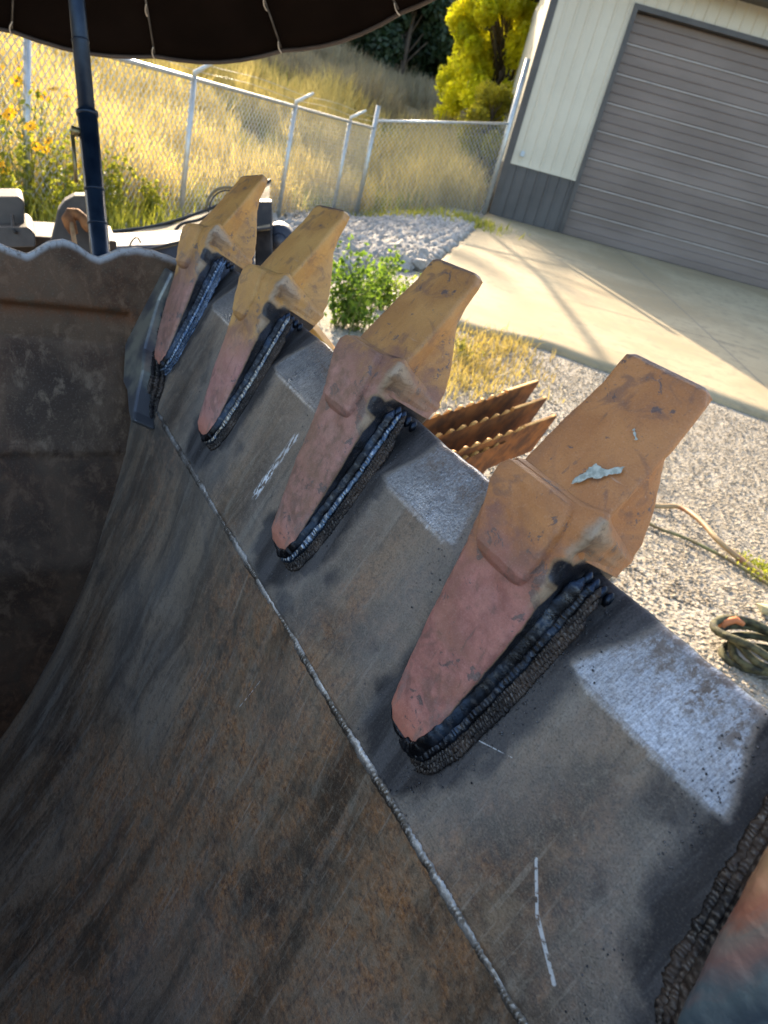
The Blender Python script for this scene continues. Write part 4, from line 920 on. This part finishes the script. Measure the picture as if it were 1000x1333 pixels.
# weeds: stalks with leaves, separate plants
def weed(name, x, y, h, nst, spread, mat, leaf, label, cat, group, seed, flowers=0, nl=26, zb=None):
    r = np.random.default_rng(seed); z0 = float(gz(x, y)) if zb is None else zb; t = empty(name, (x, y, z0), label=label, cat=cat, group=group); g = MB(); LV = []; FL = MB(); FC = MB(); fcount = 0
    for k in range(nst):
        an = r.uniform(0, 6.28); sp = spread*r.uniform(.1, 1); hk = h*r.uniform(.55, 1); b0 = r.normal(0, spread*.22, 2); tip = (b0[0]+sp*math.cos(an), b0[1]+sp*math.sin(an), hk)
        pts = [(b0[0], b0[1], -.02), (b0[0]*.6+tip[0]*.35, b0[1]*.6+tip[1]*.35, hk*.5), tip]; P = spline(pts, 7); g.tube(P, [.005*(1-.1*i) for i in range(7)], 4)
        for s in r.uniform(.12, 1, nl): i = s*6; a_ = P[int(min(i, 5))]; b_ = P[int(min(i, 5))+1]; LV.append(a_+(b_-a_)*(i-int(min(i, 5)))+r.normal(0, .012+leaf*.5, 3))
        if k < flowers:
            c = np.array(tip); d = Vector((r.normal(0, .5)-.1, r.normal(0, .5)-.6, .6)).normalized(); u_ = d.orthogonal().normalized(); w_ = d.cross(u_); rr_ = r.uniform(.045, .066)
            for j in range(9):
                a1 = j*6.283/9; e = (u_*math.cos(a1)+w_*math.sin(a1)); q_ = d.cross(e); cc = Vector(c)
                FL.add([cc+e*.006, cc+e*rr_*.6+q_*rr_*.24, cc+e*rr_-d*.004, cc+e*rr_*.6-q_*rr_*.24], [(0, 1, 2, 3)])
            FC.tube([Vector(c)-d*.004, Vector(c)+d*.007], [.011, .006], 7)
    g.build('stem', M_STEM, t, True, kind='stuff')
    LV = np.array(LV); v, f = leaf_cloud(LV, np.full(len(LV), leaf*.5), len(LV)*2, leaf, seed+1, .5); link('foliage', mesh_np('foliage', v, f), mat, t, False, kind='stuff')
    if flowers: FL.build('petals', M_PETAL, t, kind='stuff'); FC.build('flower_centre', M_FCENT, t, True, kind='stuff')
    return t
M_STEM = leafy('stem_green', (.10, .14, .03), (.18, .20, .05), .2); M_PETAL = leafy('yellow_petal', (.80, .42, .01), (.88, .56, .02), .5, (1.2, 1.1, .5)); M_FCENT = basic('flower_heart', (.10, .06, .02), (.2, .12, .03))
gp_ = ground_hit(452, 452)
weed('green_weed', gp_[0]-.10, gp_[1]+.55, .68, 46, .42, M_GREEN, .024, 'bright green bushy weed between the second and third bucket teeth', 'weed', None, 301, 0, 30)
gp_ = ground_hit(478, 420)
weed('green_weed', gp_[0]+.02, gp_[1]+.6, .42, 26, .26, leafy('weed_leaf_light', (.14, .22, .03), (.26, .34, .05), .55), .02, 'lighter green weed on the right of the bushy one, in front of the white rocks', 'weed', None, 305, 0, 26)
gp_ = ground_hit(620, 470)
weed('small_weed', gp_[0]-.1, gp_[1], .16, 12, .16, leafy('weed_yellow', (.25, .26, .05), (.36, .34, .07), .5), .012, 'small yellowing weed in the gravel behind the rusty bars', 'weed', None, 309, 0, 12)
FW_ = [((28, 225), 6.3, 1.25, 7, 'tall yellow flowering weed at the left edge, in front of the first fence post'), ((62, 225), 6.8, 1.20, 6, 'yellow flowering weed left of the blue umbrella pole, tallest of its clump'), ((92, 235), 6.2, .95, 3, 'yellow flowering weed close to the left of the blue umbrella pole'), ((2, 240), 5.6, 1.0, 6, 'yellow flowering weed cut by the left edge of the picture'), ((150, 245), 7.0, .95, 0, 'leafy weed without flowers just right of the blue umbrella pole'), ((200, 240), 7.6, .55, 0, 'short yellow green weed in the stones right of the umbrella pole')]
M_WY = leafy('weed_yellow_green', (.20, .24, .035), (.36, .36, .05), .55)
for k, ((px, py), dp, h, nf, lb) in enumerate(FW_):
    q = far(px, py, dp); weed('flowering_weed' if nf else 'leafy_weed', q[0], q[1], h, 15, .26, M_WY, .030, lb, 'weed', 'weeds along the fence', 330+k*4, nf, 18)
q = np.vstack([around(40, 285, 1500, (.9, .6)), around(110, 280, 900, (.5, .5))]); v, f = blades(q, r_.uniform(.12, .42, len(q)), r_.uniform(.008, .02, len(q)), .5, 21)
link('sunlit_undergrowth', mesh_np('sunlit_undergrowth', v, f), bpy.data.materials['yellow_green_grass'], None, False, kind='stuff', label='yellow green undergrowth beneath the flowering weeds left of the umbrella pole')

# ------------------------------------------------------------------ umbrella
UC = np.array([-.905, 1.604, 1.993]); UAZ, UTI, UR = -.611, .507, 1.022
ua = Vector((math.sin(UAZ)*math.sin(UTI), math.cos(UAZ)*math.sin(UTI), math.cos(UTI)))
um = empty('shade_umbrella', (float(UC[0])+.5, float(UC[1])-.4, .0), label='big tilted dark brown umbrella on a blue telescopic pole shading the bucket', cat='umbrella')
uo = np.array(um.location)
e1 = ua.cross(Vector((0, 0, 1))).normalized(); e2 = ua.cross(e1)
def upt(r, th, hgt): p = Vector(UC)+e1*(r*math.cos(th))+e2*(r*math.sin(th))+ua*hgt; return np.array(p)-uo
NR_ = 16; UD = .30
def dome(r): return UD*(1-(r/UR)**2.0)
V = []; F = []; nr, nth = 22, NR_*6
for i in range(nr+1):
    for k in range(nth):
        r = UR*i/nr; ph = (k % 6)/6; sag = math.sin(math.pi*ph); rr = r*(1-.012*sag*(i/nr)**2); V.append(upt(rr, 2*math.pi*k/nth, dome(r)-.022*sag*(i/nr)))
for i in range(nr):
    for k in range(nth): F.append((i*nth+k, (i+1)*nth+k, (i+1)*nth+(k+1) % nth, i*nth+(k+1) % nth))
m = N('umbrella_fabric'); v = m.coord('Object'); n1 = m.noise(v, 4, 4); n2 = m.noise(v, 260, 2); m.bump(n2, .3, .001)
m.set(m.mix(m.mr(n1, .35, .65), (.006, .0035, .0025), (.010, .006, .0045)), 1., 0, Specular_IOR_Level=.1); t_ = m.n('BsdfTranslucent'); t_.inputs[0].default_value = (.018, .008, .005, 1); x_ = m.n('MixShader'); x_.inputs[0].default_value = .2
m.l(m.p.outputs[0], x_.inputs[1]); m.l(t_.outputs[0], x_.inputs[2]); m.l(x_.outputs[0], m.out.inputs[0]); M_FAB = m.m
can = link('canopy', mesh('canopy', V, F), M_FAB, um, True); q_ = can.modifiers.new('t', 'SOLIDIFY'); q_.thickness = .0015
g = MB(); g.tube([upt(UR*(1-.012*math.sin(math.pi*((k % 6)/6))), 2*math.pi*k/nth, -.004-.022*math.sin(math.pi*((k % 6)/6))) for k in list(range(nth))+[0]], .006, 6); g.build('hem', basic('umbrella_hem', (.05, .036, .03), (.07, .05, .04)), um, True)
M_RIB = basic('rib_fibreglass', (.05, .045, .04), (.12, .11, .10), 30, .35)
M_THR = basic('pale_thread', (.55, .48, .40), (.68, .60, .5), 60, .6)
for k in range(NR_):
    th = 2*math.pi*k/NR_; g = MB(); g.tube([upt(r, th, dome(r)-.012-.004*(1-r/UR)) for r in np.linspace(.04, UR*.985, 14)], .0028, 5); rb = g.build('rib', M_RIB, um, True)
    for r0 in (.70, .86, .965): MB().tube([upt(UR*(r0+d_), th+.006*math.sin(d_*90), dome(UR*(r0+d_))-.017) for d_ in np.linspace(0, .030, 5)], .0018, 4).build('tie_stitch', M_THR, rb, True)
M_BLUE = basic('blue_painted_tube', (.008, .018, .038), (.018, .034, .062), 30, .32, .5, .15)
P0 = far(131, 332, 1.5); P1_ = far(98, -18, 1.43); dirp = (P1_-P0)/np.linalg.norm(P1_-P0); Pb = P0-dirp*.62; Pt = np.array(Vector(UC)+ua*(UD-.01))
jt = P0+dirp*.98*np.linalg.norm(P1_-P0)
LEN = np.linalg.norm(P1_-P0)
g = MB(); g.tube([Pb-uo, P0+dirp*LEN*.53-uo], .0195, 18); g.build('lower_pole', M_BLUE, um, True)
g = MB(); g.tube([P0+dirp*LEN*.53-uo, P0+dirp*LEN*.545-uo], .0215, 18); g.build('pole_collar', M_BLUE, um, True)
g = MB(); g.tube([P0+dirp*LEN*.5-uo, jt-uo, Pt-uo], .0160, 16); g.build('upper_pole', M_BLUE, um, True)
for s_ in (.12, .25, .80): g = MB(); g.tube([P0+dirp*LEN*s_-uo, P0+dirp*LEN*(s_+.006)-uo], .0207 if s_ < .5 else .0172, 18); g.build('pole_ring', M_BLUE, um, True)
kn = P0+dirp*LEN*.46-uo; s3 = np.array([-.8, -.55, 0.]); s3 = s3/np.linalg.norm(s3)
g = MB(); g.tube([kn+s3*.012, kn+s3*.034], [.008, .010], 10); g.tube([kn+s3*.032, kn+s3*.034-dirp*.10], .004, 6); g.build('clamp_screw', basic('brass_screw', (.16, .13, .07), (.25, .2, .1), 40, .35, .8), um, True)

# ------------------------------------------------------------------ machine parts behind the side plate
M_MACH = basic('dusty_grey_paint', (.055, .045, .037), (.10, .084, .070), 9, .6, .1, .4); M_RUST = basic('brown_rust', (.13, .055, .022), (.30, .13, .045), 30, .8, .1, .6)
M_BLK = basic('black_rubber_hose', (.012, .012, .013), (.03, .03, .03), 20, .5)
def cam_frame(px, py, depth):
    """upright frame at a place, facing the yard: returns origin and axes"""
    p = far(px, py, depth); f_ = np.array([p[0], p[1], 0.]); f_ /= np.linalg.norm(f_); r_2 = np.array([f_[1], -f_[0], 0.]); return p, r_2, f_
mk = empty('quick_coupler', tuple(far(60, 345, 2.05)-np.array([0, 0, .35])), label='grey steel coupler frame with a hook plate and a square block behind the side plate', cat='machine part')
mo = np.array(mk.location)
def solid_outline(px, depth, th, name, mat, parent, org, bw=.004):
    """plate of real thickness th whose outline stands at the given distance"""
    P = [far(x, y, depth) for x, y in px]; n = len(P); c = sum(P)/n; f_ = np.array([c[0], c[1], 0.]); f_ /= np.linalg.norm(f_)
    g = MB(); g.add([p-org for p in P]+[p+f_*th-org for p in P], [tuple(range(n)), tuple(range(n, 2*n))[::-1]]+[((k+1) % n, k, n+k, n+(k+1) % n) for k in range(n)])
    return bevel(g.build(name, mat, parent), bw, 2)
solid_outline([(-80, 300), (152, 314), (152, 420), (-80, 420)], 2.08, .22, 'beam', M_MACH, mk, mo)
solid_outline([(-60, 256), (26, 256), (32, 262), (32, 298), (-60, 298)], 2.0, .14, 'block', M_MACH, mk, mo, .006)
solid_outline([(-60, 296), (38, 296), (46, 304), (47, 322), (-60, 324)], 1.96, .20, 'block_foot', M_MACH, mk, mo, .005)
g = MB(); hk_ = [(62, 400), (64, 322), (70, 298), (75, 274), (84, 262), (97, 255), (112, 255), (126, 262), (136, 276), (139, 300), (139, 400)]
hook = solid_outline(hk_, 1.94, .07, 'hook_plate', M_MACH, mk, mo, .006)
def scr(px, py, dp): return far(px, py, dp)-mo
g = MB(); g.tube([scr(97, 305, 1.90), scr(92, 294, 1.895), (scr(89, 286, 1.89)), scr(93, 279, 1.89), scr(101, 279, 1.89), scr(108, 284, 1.89), scr(112, 294, 1.89), scr(115, 301, 1.89)], [.010, .016, .018, .018, .015, .013, .012, .006], 10); g.build('rusty_hook', M_RUST, mk, True)
g = MB(); g.tube([scr(93, 290, 1.885), scr(97, 315, 1.885), (scr(104, 352, 1.885)), scr(106, 380, 1.885)], .0065, 8); g.build('rusty_rod', basic('light_rust', (.28, .15, .07), (.42, .26, .13), 50, .7), mk, True)
g = MB(); g.tube([scr(79, 320, 1.94), scr(79.5, 320.5, 1.93)], .006, 8); g.build('bolt', M_BLK, mk, True)
g = MB(); g.tube([scr(16, 280, 1.985), scr(17, 298, 1.97), scr(20, 302, 1.95)], .005, 6); g.build('lock_pin', M_BLK, mk, True)

# canvas sheet spread on a dark tool skid, black cord along its edges
sk = empty('tool_skid', tuple(far(240, 350, 2.9)-np.array([0, 0, .5])), label='low dark steel skid standing behind the first two teeth', cat='skid'); sko = np.array(sk.location)
solid_outline([(125, 322), (250, 316), (330, 300), (334, 420), (125, 420)], 2.75, .3, 'skid_box', basic('dark_blue_grey_paint', (.028, .032, .045), (.05, .055, .07), 10, .5), sk, sko, .01)
solid_outline([(334, 262), (354, 262), (356, 420), (330, 420)], 2.9, .08, 'upright_post', basic('black_brown_steel', (.022, .018, .016), (.05, .04, .035), 20, .5), sk, sko, .006)
g = MB(); cc = far(364, 312, 3.0)-sko; _, rx, fx = cam_frame(364, 312, 3.0)
g.tube([cc-fx*.05, cc+fx*.09], .062, 18); g.tube([cc-fx*.07, cc-fx*.05], [.03, .035], 12); g.build('round_housing', basic('slate_blue_steel', (.045, .05, .065), (.09, .095, .11), 12, .45, .4), sk, True)
M_CANV = basic('cream_canvas', (.15, .12, .07), (.21, .17, .105), 8, .85, 0, .4, .004)
def canvas():
    T = spline([far(x, y, d_) for x, y, d_ in ((118, 306, 3.5), (195, 297, 3.5), (250, 282, 3.5), (300, 262, 3.5), (352, 236, 3.6))], 40)
    B = spline([far(x, y, d_) for x, y, d_ in ((118, 326, 2.75), (172, 330, 2.72), (232, 317, 2.75), (300, 305, 2.78), (352, 298, 2.8))], 40)
    V = []
    for i in range(40):
        for j in range(20):
            t = j/19; p = B[i]*(1-t)+T[i]*t; p = p+np.array([0, 0, .012*noise.noise(Vector(p)*9)-.03*math.sin(math.pi*t)]); V.append(p)
    return V, [(i*20+j, (i+1)*20+j, (i+1)*20+j+1, i*20+j+1) for i in range(39) for j in range(19)], B, T
V, F, B_, T_ = canvas(); co = np.array(B_[20]); cv = link('canvas_sheet', mesh('canvas_sheet', np.array(V)-co, F), M_CANV, None); cv.location = co; tag(cv, 'cream canvas sheet with black corded edges spread in the sun behind the first tooth', 'canvas sheet')
q_ = cv.modifiers.new('t', 'SOLIDIFY'); q_.thickness = .004
g = MB(); g.tube([p-co+np.array([0, 0, .006]) for p in T_], .0085, 6); g.build('edge_cord', M_BLK, cv, True)
g = MB(); g.tube([p-co+np.array([0, 0, .004]) for p in B_], .006, 6); g.build('edge_cord', M_BLK, cv, True)
W0 = lambda *pts: [far(x, y, d_)-co for x, y, d_ in pts]
g = MB(); g.tube(spline(W0((168, 327, 2.74), (171, 315, 2.76), (178, 309, 2.78), (183, 315, 2.8), (187, 323, 2.82)), 16), .0035, 6); g.build('wire_loop', M_BLK, cv, True)
g = MB(); g.tube(spline(W0((268, 272, 3.2), (272, 258, 3.2), (282, 247, 3.2), (296, 244, 3.2), (312, 246, 3.2)), 16), .007, 6); g.build('wire_loop', M_CANV, cv, True)
g = MB(); g.tube(spline(W0((271, 276, 3.18), (276, 260, 3.18), (286, 250, 3.18), (300, 248, 3.18), (314, 252, 3.18)), 16), .004, 6); g.build('wire_loop', M_BLK, cv, True)
g = MB(); g.tube(spline(W0((228, 300, 3.2), (238, 291, 3.2), (262, 285, 3.2), (290, 268, 3.2)), 16), .0075, 6); g.build('strap', M_BLK, cv, True)
# orange part just beyond the lip, left of the third tooth
g = empty('orange_bracket', tuple(far(420, 455, 1.3)-np.array([0, 0, .1])), label='small orange painted bracket peeking over the lip left of the third tooth', cat='bracket'); go = np.array(g.location)
solid_outline([(400, 420), (412, 432), (436, 462), (442, 500), (400, 500)], 1.28, .05, 'bracket_plate', basic('bright_orange_paint', (.55, .24, .03), (.66, .32, .05), 20, .5), g, go, .004)

# ------------------------------------------------------------------ stack of rusty serrated bars
M_BAR = basic('orange_rust', (.095, .032, .010), (.30, .105, .022), 14, .75, .15, .5, .003)
M_BARSUN = basic('sunlit_rust_edge', (.55, .25, .055), (.75, .42, .12), 25, .6, .2)  # sunlight on the bar tops, put into a brighter rust colour
bd = np.array([.47, .88, 0.]); bd /= np.linalg.norm(bd); bn = np.array([bd[1], -bd[0], 0.])
LBL = ('topmost and farthest of the four rusty serrated bars', 'second from the top of the four rusty serrated bars', 'third from the top of the four rusty serrated bars', 'lowest and nearest of the four rusty serrated bars')
ENDS = [((703, 496), (520, 556)), ((713, 518), (520, 584)), ((726, 541), (540, 607)), ((662, 572), (545, 622))]
for k, (eR, eL) in enumerate(ENDS):
    dR, dL = 3.05-.05*k, 2.45-.05*k
    A_ = far(*eR, dR); B2 = far(*eL, dL); 
    if k == 3: A_ = far(*eR, 2.75); B2 = far(*eL, 2.35)
    L = np.linalg.norm(A_-B2); D = (A_-B2)/L; out = np.cross(D, [0, 0, 1.]); out /= np.linalg.norm(out); upv = np.cross(out, D); lean = upv*.92-out*.30*-1; lean /= np.linalg.norm(lean)
    nx = 130; hbar = .21; V = []; th = .018
    for i in range(nx):
        x = L*i/(nx-1); fr = x/L
        flat_end = fr > (.74 if k < 3 else 2)
        w = 0 if flat_end else (.019*math.sin(2*math.pi*x/.070)-.022)*(1 if fr < .70 else 1)
        w += .0015*noise.noise(Vector((x*30, k, 0)))
        p = B2+D*x
        for (h_, o_) in ((0, 0), (hbar*.94, 0), (hbar+w-.002, 0.002), (hbar+w, .006), (hbar+w, th-.006), (hbar+w-.003, th), (0, th)):
            V.append(p+lean*(h_-hbar)-out*o_*1.)
    n7 = 7; F = [(i*n7+j, (i+1)*n7+j, (i+1)*n7+(j+1) % n7, i*n7+(j+1) % n7) for i in range(nx-1) for j in range(n7)]+[tuple(range(n7)), tuple((nx-1)*n7+j for j in range(n7))[::-1]]
    o_ = B2-np.array([0, 0, hbar]); me = mesh('serrated_bar', np.array(V)-o_, F); me.materials.append(M_BAR); me.materials.append(M_BARSUN)
    for pi, pp in enumerate(me.polygons):
        if pi < (nx-1)*n7 and pi % n7 in (2, 3, 4): pp.material_index = 1
    b_ = link('serrated_bar', me, None, None, False, label=LBL[k], cat='steel bar', group='rusty serrated bars stacked beyond the lip'); b_.location = o_
# timber and steel trestle carrying the bars
tr = far(640, 640, 2.75); tre = empty('trestle', (tr[0], tr[1], 0), label='low rusty trestle under the stack of serrated bars', cat='trestle')
gz0 = 0.
for s_ in (-.35, .0, .22):
    c = np.array([tr[0], tr[1], 0])+bd*s_
    MB().box(c[0]-tr[0]-.16, c[0]-tr[0]+.16, c[1]-tr[1]-.04, c[1]-tr[1]+.04, -.02, far(640, 625, 2.75)[2]-.20).build('support', M_RUST, tre)

# ------------------------------------------------------------------ hose and rope coil
def gcurve(pts, lift, n): return [np.array([p[0], p[1], p[2]]) for p in spline([ground_hit(x, y)+np.array([0, 0, lift+l_]) for x, y, l_ in pts], n)]
P = gcurve([(800, 640, 0), (850, 660, .0), (880, 668, .03), (905, 690, .05), (930, 715, .04), (965, 735, .01), (1010, 762, 0), (1080, 800, 0)], .012, 60); q0 = P[0].copy()
M_HOSE = N('faded_orange_hose'); v = M_HOSE.coord('Object'); n1 = M_HOSE.noise(v, 5, 3); M_HOSE = M_HOSE.set(M_HOSE.mix(M_HOSE.mr(n1, .42, .58), (.40, .15, .06), (.42, .29, .14)), .5, 0)
g = MB(); g.tube([p-q0 for p in P], .015, 10); o = g.build('air_hose', M_HOSE, None, True, label='faded orange hose looping over the gravel to the right edge', cat='hose'); o.location = q0
P = gcurve([(780, 640, 0), (845, 684, 0), (890, 702, .0), (935, 724, .0), (960, 738, .0), (1010, 770, 0), (1080, 820, 0)], .010, 60); q0 = P[0].copy()
g = MB(); g.tube([p-q0 for p in P], .009, 10); o = g.build('air_hose', basic('olive_hose', (.22, .13, .06), (.18, .20, .07), 5, .5), None, True, label='olive and brown hose lying straight on the gravel below the orange one', cat='hose'); o.location = q0
cc = ground_hit(985, 862); r5 = np.random.default_rng(8)
for k in range(4):
    pts = []
    for t in np.linspace(0, 2*math.pi*1.6, 60):
        a1 = t+k*1.1; R1 = .13+.03*math.sin(2*t+k)+.012*k; pts.append((R1*math.cos(a1)*1.15, R1*math.sin(a1)*.75, .02+.026*k+.012*math.sin(3*t+k*2)))
    if k == 0: tre2 = empty('rope_coil', (cc[0], cc[1], float(cc[2])), label='heap of dark olive rope coils on the gravel at the right edge', cat='rope')
    MB().tube(pts, .016, 8).build('rope_turn', basic('olive_rope', (.022, .022, .012), (.12, .11, .05), 30, .8, 0, .6) if k == 0 else bpy.data.materials['olive_rope'], tre2, True)
g = MB(); g.tube([(-.17, .07, .06), (-.15, .09, .09), (-.11, .10, .11), (-.07, .10, .10)], [.012, .018, .016, .01], 8); g.build('rope_whipping', basic('orange_tape', (.62, .17, .05), (.7, .24, .08)), tre2, True)
g5 = ground_hit(1000, 800); 
o = link('yellowish_stone', rock_mesh(44), None, None, False, label='pale yellowish stone at the right edge above the rope heap', cat='stone'); o.data.materials.clear(); o.data.materials.append(basic('yellow_stone', (.42, .36, .18), (.55, .50, .30), 20, .8)); o.location = (g5[0], g5[1], g5[2]+.03); o.scale = (.07, .06, .05)
q = around(990, 745, 160, (.07, .07)); v, f = leaf_cloud(np.column_stack([q, gz(q[:, 0], q[:, 1])+.02]), np.full(len(q), .02), 400, .011, 3, .5)
link('creeping_weed', mesh_np('creeping_weed', v, f), M_WY, None, False, kind='stuff', label='small yellow green creeping weed by the hose at the right edge')

# ------------------------------------------------------------------ overhead cables (above the picture; their shadows cross the apron)
ct = 1/math.tan(SUN_EL); sh = np.array([math.sin(SUN_AZ), math.cos(SUN_AZ)])
def cable(name, pix, h, r, label, ext=2):
    Q = [ground_hit(*p) for p in pix]; P = [np.array([p[0]+sh[0]*(h_-p[2])*ct, p[1]+sh[1]*(h_-p[2])*ct, h_]) for p, h_ in zip(Q, h)]
    P = np.array(P); P = np.vstack([P[0]+(P[0]-P[1])*ext, P, P[-1]+(P[-1]-P[-2])*ext]); P = spline(P, 50); o_ = P[0].copy()
    return link(name, MBtube(P-o_, r), M_BLK, None, True, label=label, cat='cable'), o_
def MBtube(P, r): g = MB(); g.tube(P, r, 8); return mesh('overhead_cable', g.v, g.f)
for pix, h, r, lb in (([(645, 312), (700, 360), (745, 415), (785, 470), (800, 510)], [6.4, 6.1, 5.9, 5.8, 5.8], .055, 'thick sagging service cable above the yard, casting the curved shadow on the apron'),
                      ([(700, 355), (850, 412), (1000, 482)], [7.6, 7.4, 7.4], .03, 'straight overhead cable above the yard, casting the long thin shadow along the garage'),
                      ):
    o, q0 = cable('overhead_cable', pix, h, r, lb); o.location = q0
